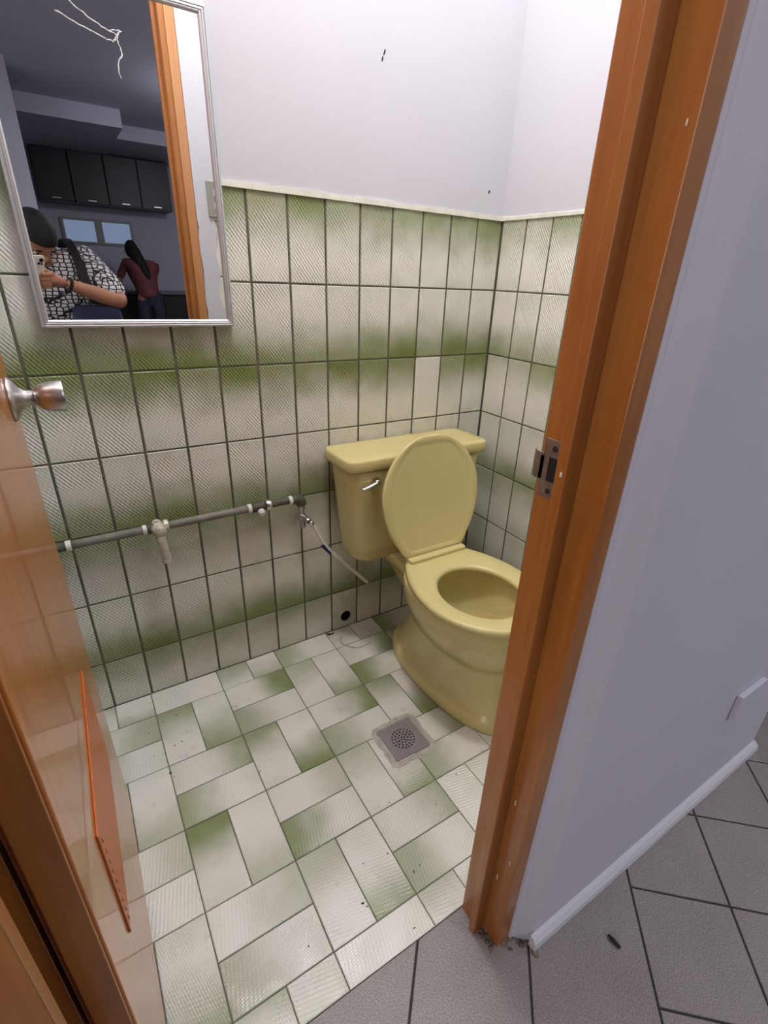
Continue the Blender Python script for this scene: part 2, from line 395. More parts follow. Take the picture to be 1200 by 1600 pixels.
# room side of the door wall, seen in the mirror: white skim with a ragged edge over tiles
bm = bmesh.new(); n = 46; a_ = []; 
pts = [(-0.737, 0.0), (-0.737, CH)]
edge = []
for k in range(n + 1):
    z = 1.40 * k / n; edge.append((-0.672 + 0.008 * math.sin(k * 1.3) + random.uniform(-0.004, 0.004), z))
poly = [(-0.737 + random.uniform(-0.002, 0.004), 1.40 * k / n) for k in range(n, -1, -1)] + edge
prism(bm, poly, YF, YF + 0.010, 'y'); obj('skim_coat', bm, M['plaster'], wf)
bm = bmesh.new(); box(bm, (-0.737, YF, 1.40), (0.0, YF + 0.010, CH)); obj('plaster', bm, M['plaster'], wf)
bm = bmesh.new(); box(bm, (-0.70, YF, 0), (0.0, YF + 0.002, 1.40)); obj('tile_bed', bm, M['grout'], wf)
for c in range(7):
    for r in range(7):
        zt = TOP - r * PZ - (0.004 if r == 0 else 0.00225); zb = max(TOP - (r + 1) * PZ + 0.00225, 0.001); up = r % 2 == 0
        place_tile(wf, 'wtile', PX - 0.003, zt - zb, (-0.645 + c * PX, YF + 0.007, (zt + zb) / 2), (-1, 0, 0) if up else (1, 0, 0), (0, 0, 1) if up else (0, 0, -1), random.uniform(0.4, 0.9), random.uniform(0.0, 0.4), 1.0)

tag(boxo('ceiling', (XL - 0.1, YF, CH), (0.12, 0.12, CH + 0.05), M['plaster']), 'white bathroom ceiling', 'ceiling', kind='structure')

# --- bathroom floor: pinwheel of oblong tiles
bm = bmesh.new(); box(bm, (XL, YF, -0.05), (0.003, 0.003, -0.0016)); fl = obj('floor', bm, M['fgrout'])
tag(fl, 'bathroom floor of oblong green and white tiles in a basket weave', 'floor', kind='structure')
S = 0.2015; FX, FY = -1.2619, 0.1031
for i in range(-2, 8):
    for j in range(0, 6):
        x0, x1 = FX + (i) * S, FX + (i + 1) * S; y1 = FY - j * S; y0 = y1 - S
        vert = (i + j) % 2 == 1
        cells = [((x0, y0, x0 + S / 2, y1), 'far'), ((x0 + S / 2, y0, x1, y1), 'near')] if vert else [((x0, y1 - S / 2, x1, y1), 'right'), ((x0, y0, x1, y1 - S / 2), 'left')]
        for (a, b_, c, d), end in cells:
            a2, b2, c2, d2 = max(a, XL), max(b_, YF), min(c, 0), min(d, 0)
            if c2 - a2 < 0.012 or d2 - b2 < 0.012: continue
            g = 0.0011
            pos = ((a2 + c2) / 2, (b2 + d2) / 2, 0.0); wx, wy = c2 - a2 - 2 * g, d2 - b2 - 2 * g
            amt = random.choice([0.5, 0.65, 0.8, 0.95]); sh = random.uniform(-0.3, 0.25); br = random.uniform(0.95, 1.02)
            if random.random() < 0.08: amt = 0.1
            if end == 'far': place_tile(fl, 'ftile', wx, wy, pos, (1, 0, 0), (0, 1, 0), amt, sh, br)
            elif end == 'near': place_tile(fl, 'ftile', wx, wy, pos, (-1, 0, 0), (0, -1, 0), amt, sh, br)
            elif end == 'right': place_tile(fl, 'ftile', wy, wx, pos, (0, -1, 0), (1, 0, 0), amt, sh, br)
            else: place_tile(fl, 'ftile', wy, wx, pos, (0, 1, 0), (-1, 0, 0), amt, sh, br)

# --- corridor floor: square grey tiles laid diagonally
bm = bmesh.new(); box(bm, (-2.6, -8.4, -0.05), (3.0, YF - 0.0, -0.0025)); box(bm, (0.21, YF, -0.05), (3.0, 1.0, -0.0025)); fc = obj('floor_corridor', bm, M['cgrout'])
tag(fc, 'corridor floor of grey speckled square tiles laid diagonally', 'floor', kind='structure')
E1, E2, PIT = V((0.743, -0.669)), V((-0.669, -0.743)), 0.2105
def ctile(u0, u1, v0, v1, planes, g=0.0022):
    poly = [tuple(ORG + E1 * u + E2 * v) for u, v in ((u0 + g, v0 + g), (u1 - g, v0 + g), (u1 - g, v1 - g), (u0 + g, v1 - g))]
    for pl in planes:
        poly = clip(poly, *pl)
        if len(poly) < 3: return
    ar = abs(sum(poly[k][0] * poly[(k + 1) % len(poly)][1] - poly[(k + 1) % len(poly)][0] * poly[k][1] for k in range(len(poly)))) / 2
    if ar < 2e-4: return
    cx = sum(p[0] for p in poly) / len(poly); cy = sum(p[1] for p in poly) / len(poly)
    ins = [(p[0] + (cx - p[0]) * 0.012, p[1] + (cy - p[1]) * 0.012) for p in poly]
    bm = bmesh.new(); loft(bm, [[V((p[0], p[1], -0.008)) for p in poly], [V((p[0], p[1], -0.001)) for p in poly], [V((p[0], p[1], random.uniform(-0.0002, 0.0002))) for p in ins]])
    obj('tile', bm, M['ctile'], fc)
ORG = V((-0.435, -1.144))
for i in range(0, 12):
    for j in range(-9, 10):
        p = ORG + E1 * ((i + .5) * PIT) + E2 * ((j + .5) * PIT)
        if -1.6 < p.x < 1.15 and -2.15 < p.y < -0.2:
            ctile(i * PIT, (i + 1) * PIT, j * PIT, (j + 1) * PIT, [(0, 1, YO + 0.03)] if p.x < 0.21 else [])
US = [-1.386, -1.155, -0.924, -0.693, -0.462, -0.238, 0]   # towards the threshold the joints stand a little wider and the tiles run on longer
for i, (u0, u1) in enumerate(zip(US, US[1:])):
    for v0, v1 in ((-0.30, 0.43), (0.43, 0.86), (0.86, 1.29)):
        ctile(u0, u1, v0, v1, [(0, 1, YO + 0.03)] if u1 == 0 else [(0, 1, YF - 0.001)])

# --- baseboard bead and outlet on the corridor wall
bm = bmesh.new(); prof = [(YO + 0.001, 0.0), (-1.1165, 0.0), (-1.1175, 0.012), (-1.1150, 0.024), (-1.1085, 0.033), (YO + 0.001, 0.036)]
xs = [-0.716 + k * (0.215 + 0.716) / 14 for k in range(15)]
loft(bm, [[V((x, y + random.uniform(-.0006, .0006), max(z + random.uniform(-.0008, .0008), 0))) for y, z in prof] for x in xs])
tag(obj('baseboard_front', bm, M['plaster'], smooth=False, bevel=0.001), 'low white baseboard along the foot of the corridor wall', 'baseboard', kind='structure')
oc = empty('outlet_cover', (-0.055, YO, 0.345)); tag(oc, 'white rectangular outlet cover low on the corridor wall', 'outlet cover')
bm = bmesh.new(); box(bm, (-0.06, -0.013, -0.036), (0.065, 0.0, 0.036)); obj('plate', bm, M['plaster_out'], oc, bevel=0.003)
bm = bmesh.new(); lathe(bm, (0.0, -.0125, 0), (0, -1, 0), [(0, .004), (.001, .0035), (.0012, 0)], 12); obj('screw', bm, M['plaster_out'], oc)

# --- corridor and kitchen shell behind the photographer (seen in the mirror)
wall_slab('wall_kitchen', (-2.6, -8.4, -0.05), (3.0, -8.25, 2.95), M['plaster_out'], 'far kitchen wall seen in the mirror')
wall_slab('wall_corridor_left', (-2.7, -8.4, -0.05), (-2.6, 1.0, 2.95), M['plaster_out'], 'side wall of the corridor far to the left')
wall_slab('wall_corridor_right', (3.0, -8.4, -0.05), (3.1, 1.0, 2.95), M['plaster_out'], 'side wall of the corridor far to the right')
wall_slab('wall_passage_end', (0.21, 0.9, -0.05), (3.0, 1.0, 2.95), M['plaster_out'], 'end wall of the side passage past the corner')
wall_slab('wall_passage', (0.12, YF, -0.05), (0.21, 0.9, 2.95), M['plaster_out'], 'passage wall round the corner from the doorway')
tag(boxo('ceiling_corridor', (-2.6, -8.25, 2.75), (3.0, YO, 2.85), M['plaster_out']), 'grey corridor ceiling seen in the mirror', 'ceiling', kind='structure')
tag(boxo('ceiling_passage', (0.12, YO, 2.75), (3.0, 0.9, 2.85), M['plaster_out']), 'ceiling of the side passage', 'ceiling', kind='structure')
tag(boxo('beam_1', (-1.9, -8.25, 2.585), (-0.25, -6.0, 2.75), M['plaster_out']), 'lower white ceiling soffit on the left in the mirror', 'beam', kind='structure')
tag(boxo('beam_2', (-0.25, -8.25, 2.60), (2.9, -6.7, 2.75), M['plaster_out']), 'white ceiling soffit on the right in the mirror', 'beam', kind='structure')
tag(boxo('pillar', (-2.0, -5.2, 0), (-1.22, -4.9, 2.75), M['plaster_out']), 'pale grey pillar at the left edge of the mirror', 'pillar', kind='structure')

# ================================================================== DOOR FRAME AND DOOR
df = empty('door_frame', (-1.1, YF, 0)); tag(df, 'orange brown varnished wooden door frame round the doorway', 'door frame', kind='structure')
def rel(o, parent):
    o.parent = parent; o.matrix_parent_inverse = parent.matrix_world.inverted(); return o
bpy.context.view_layer.update()
def part(name, bm, mat, parent, **kw):
    o = obj(name, bm, mat, None, **kw); o.parent = parent; o.matrix_parent_inverse = Matrix.Translation(parent.location).inverted(); return o
bm = bmesh.new(); prism(bm, [(-0.7870, YF), (-0.79, -0.978), (-0.79, -1.0131), (-0.775, -1.0131), (-0.775, -1.07), (-0.745, -1.0705), (-0.737, -1.05), (-0.737, YF)], 0, DOORH)
part('jamb', bm, M['jamb'], df, bevel=0.0012)
bm = bmesh.new(); box(bm, (-0.803, -1.0289, 0.0), (-0.7752, -1.0132, DOORH - 0.03)); part('door_stop', bm, M['jamb'], df, bevel=0.0014)
bm = bmesh.new(); prism(bm, [(-1.403, YF), (-1.403, -1.0131), (-1.455, -1.0131), (-1.455, -1.031), (-1.47, -1.031), (-1.47, YF)], 0, DOORH); part('jamb', bm, M['jamb'], df, bevel=0.0012)
bm = bmesh.new(); prism(bm, [(-1.391, -1.0289), (-1.3622, -1.0289), (-1.3650, -1.0132), (-1.391, -1.0132)], 0, DOORH - 0.03); part('door_stop', bm, M['jamb'], df, bevel=0.0012)
bm = bmesh.new(); box(bm, (-1.47, -1.088, 0), (-1.393, -1.0705, DOORH)); part('casing', bm, M['jamb'], df, bevel=0.0015)
bm = bmesh.new(); box(bm, (-1.46, YO, DOORH), (-0.745, YF, DOORH + 0.03)); part('head', bm, M['jamb'], df, bevel=0.0012)
bm = bmesh.new(); box(bm, (-1.365, -1.0289, DOORH - 0.03), (-0.803, -1.0132, DOORH)); part('door_stop', bm, M['jamb'], df, bevel=0.0012)
# room side casing strip (in the mirror)
bm = bmesh.new(); box(bm, (-0.770, YF, 0), (-0.738, YF + 0.008, DOORH)); part('casing', bm, M['casing'], df, bevel=0.001)
# strike plate with its lip over the room-side arris
bm = bmesh.new(); SY0, SY1, SZ0, SZ1 = -1.0128, -0.978, 0.975, 1.052
yo0, yo1, zo0, zo1 = -1.0085, -0.9915, 0.997, 1.029
for lo, hi in (((SY0, SZ0), (SY1 - 0.004, zo0)), ((SY0, zo1), (SY1 - 0.004, SZ1)), ((SY0, zo0), (yo0, zo1)), ((yo1, zo0), (SY1, zo1))):
    box(bm, (-0.7918, lo[0], lo[1]), (-0.7895, hi[0], hi[1]))
lip = [(-0.7918, -0.985), (-0.7918, -0.972), (-0.789, -0.9655), (-0.784, -0.9625), (-0.782, -0.964), (-0.7865, -0.9675), (-0.7898, -0.974), (-0.7898, -0.985)]
prism(bm, lip, zo0 - 0.001, zo1 + 0.003); sp = part('strike_plate', bm, M['strike'], df, bevel=0.0006)
bm = bmesh.new(); box(bm, (-0.7905, yo0, zo0), (-0.7898, yo1, zo1)); o = obj('latch_hole', bm, M['black'], sp); o.matrix_parent_inverse = (sp.matrix_parent_inverse).inverted() if False else Matrix()
o.location = (0, 0, 0); o.parent = sp
for z in (0.985, 1.041):
    o = latheo('screw_hole', (-0.7912, -0.9985, z), (-1, 0, 0), [(0, 0.0042), (0.0011, 0.0038), (0.0012, 0.0)], M['fleck'], sp, 12)
# paint chips on the jamb
for (yy, zz) in ((-1.022, 1.018),):
    bm = bmesh.new(); box(bm, (-0.8036, yy - 0.002, zz - 0.003), (-0.8030, yy + 0.001, zz + 0.003)); part('paint_chip', bm, M['cream'], df)
for (yy, zz, l) in ((-1.045, 1.74, .006), (-1.062, 1.70, .012), (-1.05, 1.50, .004), (-1.06, 1.36, .005), (-1.04, .42, .012), (-1.03 - .006, .20, .016), (-1.056, .27, .01)):
    bm = bmesh.new(); box(bm, (-0.7756, yy - 0.0008, zz - l), (-0.7750, yy + 0.0008, zz)); part('paint_chip', bm, M['cream'], df)

DX = -1.362                                             # face of the open door
dr = empty('door_1', (DX - 0.02, YF, 0)); tag(dr, 'glossy orange wooden door standing open on the left with metal knob and vent', 'door', kind='structure')
bm = bmesh.new(); box(bm, (DX - 0.038, -1.0120, 0.018), (DX, -0.375, 2.06)); part('leaf', bm, M['door'], dr, bevel=0.0018)
KY, KZ = -0.437, 1.033
bm = bmesh.new(); lathe(bm, (DX, KY, KZ), (1, 0, 0), [(0, 0.033), (0.003, 0.033), (0.008, 0.028), (0.013, 0.018), (0.02, 0.0125), (0.033, 0.011)], 28); kn = part('knob', bm, M['satin'], dr, smooth=True)
bm = bmesh.new(); lathe(bm, (DX, KY, KZ), (1, 0, 0), [(0.031, 0.010), (0.034, 0.014), (0.038, 0.0185), (0.046, 0.0215), (0.056, 0.0232), (0.068, 0.0242), (0.0705, 0.0235), (0.0695, 0.0195), (0.0675, 0.019), (0.0672, 0.0)], 28)
kg = obj('knob_grip', bm, M['satin'], kn, smooth=True); m_ = kg.modifiers.new('s', 'EDGE_SPLIT'); m_.split_angle = math.radians(40); kg.matrix_parent_inverse = Matrix()
# louvred vent
bm = bmesh.new(); VY0, VY1, VZ0, VZ1, VT = -0.890, -0.570, 0.387, 0.601, 0.007
for lo, hi in (((VY0, VZ0), (VY1, VZ0 + 0.022)), ((VY0, VZ1 - 0.022), (VY1, VZ1)), ((VY0, VZ0 + 0.022), (VY0 + 0.022, VZ1 - 0.022)), ((VY1 - 0.022, VZ0 + 0.022), (VY1 - 0.002, VZ1 - 0.022))):
    box(bm, (DX, lo[0], lo[1]), (DX + VT - 0.004, hi[0], hi[1]))
vf = part('vent_frame', bm, M['vent'], dr, bevel=0.0012)
slat_me = None; ns = 9
for k in range(ns):
    z = VZ0 + 0.012 + (VZ1 - VZ0 - 0.02) * (k + 0.5) / ns
    if slat_me is None:
        bm = bmesh.new(); hh = (VZ1 - VZ0) / ns * 0.72
        prism(bm, [(0.0002, hh), (0.0015, hh), (0.0042, -hh * 0.6), (0.0030, -hh * 0.75)], VY0 + 0.012, VY1 + 0.004, 'y')
        slat_me = bpy.data.meshes.new('slat'); bmesh.ops.recalc_face_normals(bm, faces=bm.faces); bm.to_mesh(slat_me); bm.free(); slat_me.materials.append(M['vent'])
    o = bpy.data.objects.new('slat', slat_me); COL.objects.link(o); o.parent = vf; o.matrix_parent_inverse = vf.matrix_parent_inverse.copy() @ Matrix() if False else Matrix(); o.location = (DX, 0, z)

# ================================================================== TOILET
XC = -0.388
def egg(xc, yb, yf, hw, z, n=40, sq_b=2.6, sq_f=2.0, mid=0.45):
    """plan outline: blunt at the back (yb), rounder at the front (yf)"""
    ym = yb + (yf - yb) * mid; out = []
    for k in range(n):
        a = 2 * math.pi * k / n; c, s = math.cos(a), math.sin(a)
        p = sq_f if s < 0 else sq_b
        x = hw * math.copysign(abs(c) ** (2 / p), c)
        y = (ym - yf if s < 0 else yb - ym) * math.copysign(abs(s) ** (2 / p), s)
        out.append(V((xc + x, ym + y, z)))
    return out
def rrect(xc, y0, y1, hw, r, z, n=6):
    out = []
    for cx, cy, a0 in ((xc + hw - r, y1 - r, 0), (xc - hw + r, y1 - r, 90), (xc - hw + r, y0 + r, 180), (xc + hw - r, y0 + r, 270)):
        for k in range(n + 1):
            a = math.radians(a0 + 90 * k / n); out.append(V((cx + r * math.cos(a), cy + r * math.sin(a), z)))
    return out
tl = empty('toilet', (XC, -0.4, 0)); tag(tl, 'pale yellow ceramic toilet with raised lid against the tiled wall', 'toilet')
TI = Matrix.Translation(tl.location).inverted()
def tpart(name, bm, mat, **kw):
    o = obj(name, bm, mat, None, **kw); o.parent = tl; o.matrix_parent_inverse = TI.copy(); return o
BX = -0.392
bm = bmesh.new(); R = []
for z, hw, yb, yf, mid in ((0.0, .116, -.135, -.690, .45), (.012, .117, -.133, -.691, .45), (.036, .116, -.135, -.689, .45), (.046, .112, -.139, -.685, .45), (.050, .100, -.152, -.675, .45), (.06, .096, -.165, -.668, .5), (.14, .098, -.20, -.660, .55), (.205, .108, -.235, -.662, .55),
                           (.228, .112, -.25, -.664, .52), (.234, .124, -.25, -.674, .52), (.262, .134, -.25, -.682, .5), (.30, .155, -.25, -.698, .48), (.335, .168, -.25, -.708, .47), (.365, .174, -.25, -.714, .47), (.392, .175, -.25, -.716, .47), (.400, .172, -.253, -.713, .47),
                           (.402, .135, -.33, -.672, .5), (.395, .128, -.338, -.665, .5), (.36, .124, -.34, -.655, .5), (.30, .105, -.36, -.62, .5), (.25, .080, -.39, -.575, .5), (.222, .055, -.42, -.54, .5), (.215, .02, -.46, -.50, .5)):
    R.append(egg(BX, yb, yf, hw, z, 48, 2.4, 2.0, mid))
loft(bm, R); tpart('bowl', bm, M['yellow'], smooth=True)
bm = bmesh.new(); loft(bm, [egg(BX + .012, -.45, -.628, .086, .289, 32, 2, 2, .5), egg(BX + .012, -.454, -.624, .082, .290, 32, 2, 2, .5)]); tpart('bowl_water', bm, simple('bowl_water', srgb(190, 168, 110), 0.04), smooth=False)
# rear deck that carries the tank, and the trapway behind the pedestal
bm = bmesh.new(); loft(bm, [rrect(BX, -.32, -.17, .05, .03, .25), rrect(BX, -.33, -.12, .072, .03, .315), rrect(BX, -.34, -.07, .088, .03, .345), rrect(BX, -.36, -.05, .098, .03, .360), rrect(BX, -.36, -.05, .098, .03, .385)])
tpart('deck', bm, M['yellow'], smooth=True, bevel=0.004)
# tank
TX = -0.388
bm = bmesh.new(); loft(bm, [rrect(TX, -.150, -.045, .195, .045, .372), rrect(TX, -.163, -.035, .215, .05, .376), rrect(TX, -.172, -.030, .226, .05, .392), rrect(TX, -.175, -.028, .232, .048, .43), rrect(TX, -.181, -.022, .252, .042, .66), rrect(TX, -.182, -.022, .254, .042, .704)])
tpart('tank', bm, M['yellow'], smooth=True)
bm = bmesh.new(); loft(bm, [rrect(TX, -.187, -.011, .263, .030, .703), rrect(TX, -.191, -.008, .268, .032, .7045), rrect(TX, -.193, -.007, .270, .032, .712), rrect(TX, -.192, -.008, .269, .032, .733), rrect(TX, -.190, -.010, .267, .030, .7375), rrect(TX, -.186, -.013, .264, .028, .7395), rrect(TX, -.17, -.03, .24, .02, .7405)])
tpart('tank_lid', bm, M['yellow'], smooth=True)
# flush lever
bm = bmesh.new(); lathe(bm, (-0.562, -.180, .664), (0, -1, 0), [(0, .0155), (.004, .0155), (.009, .0135), (.013, .0125), (.020, .0125), (.024, .009), (.0245, .0)], 20); lv = tpart('flush_lever', bm, M['chrome'], smooth=True)
bm = bmesh.new(); arm = spline([(-0.562, -.198, .664), (-0.578, -.200, .661), (-0.597, -.2005, .656), (-0.610, -.1995, .653), (-0.617, -.198, .652)], 5)
tube(bm, arm, [.0095, .0095, .0092, .009, .0087, .0083, .008, .0077, .0074, .0071, .0069, .0068, .0067, .0067, .0067, .0067, .0066, .0065, .006, .0045, .002], 12)
a_o = obj('lever_arm', bm, M['chrome'], lv, smooth=True)
# seat outline from back (s=0) to front
prof = spline([(0, .112, 0), (.03, .128, 0), (.08, .153, 0), (.14, .172, 0), (.20, .1805, 0), (.26, .178, 0), (.32, .158, 0), (.37, .126, 0), (.405, .088, 0), (.424, .048, 0), (.43, .0, 0)], 4)
SB = -0.290; SXC = -0.400
def seat_ring(z, inset=0.0, yscale=1.0):
    right = [V((max(p.y - inset, 0.0), -min(max(p.x, inset * 0.6), 0.43 - inset) * yscale, z)) for p in prof]
    pts_ = [V((SXC + q.x, SB + q.y, z)) for q in right] + [V((SXC - q.x, SB + q.y, z)) for q in reversed(right[:-1])]
    return pts_
def resample(ring, n):
    L = [0]; m = len(ring)
    for i in range(m): L.append(L[-1] + (ring[(i + 1) % m] - ring[i]).length)
    out = []; T = L[-1]
    for k in range(n):
        d = T * k / n; i = 0
        while L[i + 1] < d: i += 1
        t = (d - L[i]) / max(L[i + 1] - L[i], 1e-9); out.append(ring[i].lerp(ring[(i + 1) % m], t))
    return out
NS = 72
def outline(z, inset=0.0): return resample(seat_ring(z, inset), NS)
def hole_ring(z, grow=0.0):
    base = outline(z); out = []
    cx, cy = SXC - .004, -0.522
    for p in base:
        a = math.atan2(p.y - cy, p.x - cx); out.append(V((cx + (.115 + grow) * math.cos(a), cy + (.132 + grow) * math.sin(a), z)))
    return out
bm = bmesh.new(); z0 = .404
rings = [outline(z0, .008), outline(z0 + .004, .002), outline(z0 + .012, 0), outline(z0 + .0185, .003), outline(z0 + .0215, .012), hole_ring(z0 + .021, .014), hole_ring(z0 + .017, .004), hole_ring(z0 + .010, .0), hole_ring(z0 + .001, .003)]
vs = [[bm.verts.new(p) for p in r] for r in rings]
for a, c in zip(vs, vs[1:] + vs[:1]):
    for i in range(NS): bm.faces.new((a[i], a[(i + 1) % NS], c[(i + 1) % NS], c[i]))
tpart('seat', bm, M['yellow_p'], smooth=True)
# raised lid: same outline, shortened, stood up on the hinge; its underside faces the room
bm = bmesh.new(); rr = lambda z, i: [V((p.x, SB + (p.y - SB) * 0.865, p.z)) for p in outline(z, i)]
rings = [rr(0.0, .006), rr(.002, .001), rr(.007, 0), rr(.011, .002), rr(.012, .006), rr(.0105, .022), rr(.0075, .032), rr(.007, .036)]
loft(bm, rings)
# local: plate in XY, underside (recessed) = +Z ; stand up: local -Y -> up, local +Z -> towards the room (-Y)
for v in bm.verts:
    u = -(v.co.y - SB); t = v.co.z; lean = math.radians(9.5)
    v.co = V((v.co.x, SB + 0.006 + u * math.sin(lean) - t * math.cos(lean), .436 + u * math.cos(lean) + t * math.sin(lean)))
tpart('lid', bm, M['yellow_p'], smooth=True)
bm = bmesh.new(); box(bm, (SXC - .105, SB - .028, .4235), (SXC + .112, SB + .004, .4375)); tpart('hinge', bm, M['yellow_p'], bevel=0.005, seg=3)
for sx in (-.085, .085):
    bm = bmesh.new(); lathe(bm, (SXC + sx, SB + .018, .385), (0, 0, 1), [(0, .014), (.035, .014), (.042, .010), (.044, 0)], 16); tpart('hinge_post', bm, M['yellow_p'], smooth=True)

# ================================================================== PIPEWORK
wp = empty('water_pipe', (-1.1, -0.03, 0.583)); tag(wp, 'grey water pipe along the tiled wall with faucet and valve', 'pipe')
WI = Matrix.Translation(wp.location).inverted()
def wpart(o, parent=None):
    o.parent = parent or wp
    o.matrix_parent_inverse = WI.copy() if parent is None else Matrix()
    return o
PY, PZ0 = -0.033, 0.583
def pz(x): return PZ0 + 0.004 * math.sin((x + 1.2) * 3)
def run(x0, x1, r, mat, name):
    return wpart(tubeo(name, [(x0 + (x1 - x0) * k / 6, PY, pz(x0 + (x1 - x0) * k / 6)) for k in range(7)], r, mat, n=14))
run(XL + .005, -1.372, .0125, M['pipe_d'], 'pipe'); run(-1.36, -1.19, .0115, M['pipe'], 'pipe'); run(-1.15, -0.906, .0115, M['pipe'], 'pipe'); run(-0.855, -0.775, .011, M['pipe_d'], 'pipe')
for x in (-1.366, -1.190, -0.905, -0.777): run(x - .006, x + .006, .0135, M['tape'], 'tape_band')
run(-1.185, -1.165, .0150, M['pipe_d'], 'coupling'); run(-0.900, -0.858, .0150, M['pipe_d'], 'tee_fitting')
wpart(latheo('tee_plug', (-0.875, PY - .008, pz(-.87) - .010), (0, -1, -.35), [(0, .011), (.012, .011), (.014, .008), (.018, .008), (.0185, 0)], M['tape'], n=14))
cl = wpart(latheo('pipe_clamp', (-0.856, PY, pz(-.85)), (1, 0, 0), [(0, .015), (.003, .0165), (.014, .0165), (.017, .015)], M['chrome'], n=18))
o = boxo('clamp_screw', (-.851, -.040, PZ0 + .012), (-.843, -.022, PZ0 + .022), M['chrome'], cl, bevel=.001)
# elbow and angle valve
ex = -0.742
wpart(tubeo('elbow', spline([(-.772, PY, pz(-.77)), (-.754, PY, pz(-.76)), (-.745, PY, pz(-.75) - .006), (-.742, PY, pz(-.74) - .022)], 5), .0155, M['pipe_d'], n=14))
vl = wpart(latheo('angle_valve', (ex, PY, .562), (0, 0, -1), [(0, .0105), (.014, .0105), (.016, .0085), (.028, .0085), (.030, .012), (.048, .012), (.05, .0095), (.062, .0095), (.064, .011), (.076, .010), (.0765, 0)], M['satin'], n=16))
wpart(latheo('valve_outlet', (ex, PY, .528), V((0.45, -.75, -.5)), [(0, .009), (.018, .009), (.020, .011), (.030, .011), (.031, 0)], M['satin'], n=12), vl)
# faucet
fx = -1.158
fb = wpart(latheo('faucet', (fx, PY + .004, PZ0 + .003), (0, -1, 0), [(0, .016), (.016, .018), (.026, .019), (.036, .016), (.042, .016), (.046, .012), (.047, 0)], M['tap'], n=18))
wpart(latheo('faucet_collar', (fx + .014, PY, PZ0 + .002), (1, 0, 0), [(0, .012), (.002, .0165), (.012, .0165), (.014, .0125)], M['tap'], n=10, smooth=False), fb)
wpart(tubeo('faucet_spout', spline([(fx, -.058, PZ0 - .004), (fx + .001, -.066, PZ0 - .022), (fx + .003, -.070, PZ0 - .05), (fx + .005, -.071, PZ0 - .082)], 5), [.0125] * 5 + [.012] * 4 + [.0115] * 4 + [.012] * 3, M['tap'], n=14), fb)
wpart(latheo('spout_lip', (fx + .005, -.071, PZ0 - .078), (0.02, 0, -1), [(0, .0135), (.010, .0140), (.0105, .009), (.004, .008), (.003, 0)], M['tap'], n=14), fb)
wpart(latheo('faucet_cap', (fx - .002, PY - .010, PZ0 + .015), (0, -.3, 1), [(0, .011), (.008, .011), (.010, .006), (.013, .006), (.0135, 0)], M['tap'], n=12), fb)
# hanging hose
hs = empty('supply_hose', (-0.66, -0.06, 0.395)); tag(hs, 'thin white flexible hose with navy tag hanging loose beside the tank', 'hose')
HI = Matrix.Translation(hs.location).inverted()
hp = spline([(ex + .0155, PY - .026, .512), (ex + .030, -.062, .490), (-.676, -.066, .416), (-.60, -.066, .322), (-.545, -.064, .257), (-.512, -.060, .218)], 6)
def hpart(o): o.parent = hs; o.matrix_parent_inverse = HI.copy(); return o
hpart(tubeo('hose', hp, .0064, M['hose'], n=10))
hpart(tubeo('hose_nut', hp[0:5], .009, M['chrome'], n=8))
hpart(tubeo('hose_end', hp[-7:], .0064, M['hose'], n=10))
dv = (V((-.60, -.066, .322)) - V((-.676, -.066, .416))).normalized(); c0 = V((-.676, -.066, .416))
tagm = bmesh.new(); nrm = V((-dv.z, 0, dv.x))
for (a, bb) in ((-.012, .016), (.0185, .036)):
    q = [c0 + dv * a + nrm * -.0135, c0 + dv * bb + nrm * -.0135, c0 + dv * bb + nrm * .004, c0 + dv * a + nrm * .004]
    f_ = [tagm.verts.new(p + V((0, -.0055, 0))) for p in q]; g_ = [tagm.verts.new(p + V((0, .004, 0))) for p in q]
    tagm.faces.new(f_); tagm.faces.new(g_)
    for i in range(4): tagm.faces.new((f_[i], f_[(i + 1) % 4], g_[(i + 1) % 4], g_[i]))
hpart(obj('hose_tag', tagm, M['tag'], None, bevel=.001))

# ================================================================== FLOOR DRAIN AND SMALL FLOOR THINGS
DCX, DCY = -0.663, -0.549
fd = empty('floor_drain', (DCX, DCY, 0)); tag(fd, 'square grey metal floor drain with round holes, in front of the toilet', 'drain')
bm = bmesh.new(); outer = []; inner = []
for k in range(32):
    a = 2 * math.pi * (k + .5) / 32; c, s = math.cos(a), math.sin(a); q = max(abs(c), abs(s))
    outer.append(V((c / q * (.076 + random.uniform(-.004, .004)), s / q * (.076 + random.uniform(-.004, .004)), .0))); inner.append(V((c / q * .062, s / q * .062, .0026)))
bo = [bm.verts.new(p) for p in outer]; bi = [bm.verts.new(p) for p in inner]; bj = [bm.verts.new((p.x * .955, p.y * .955, 0.0)) for p in inner]
for i in range(32):
    j = (i + 1) % 32; bm.faces.new((bo[i], bo[j], bi[j], bi[i])); bm.faces.new((bi[i], bi[j], bj[j], bj[i]))
obj('mortar_surround', bm, M['mortar'], fd)
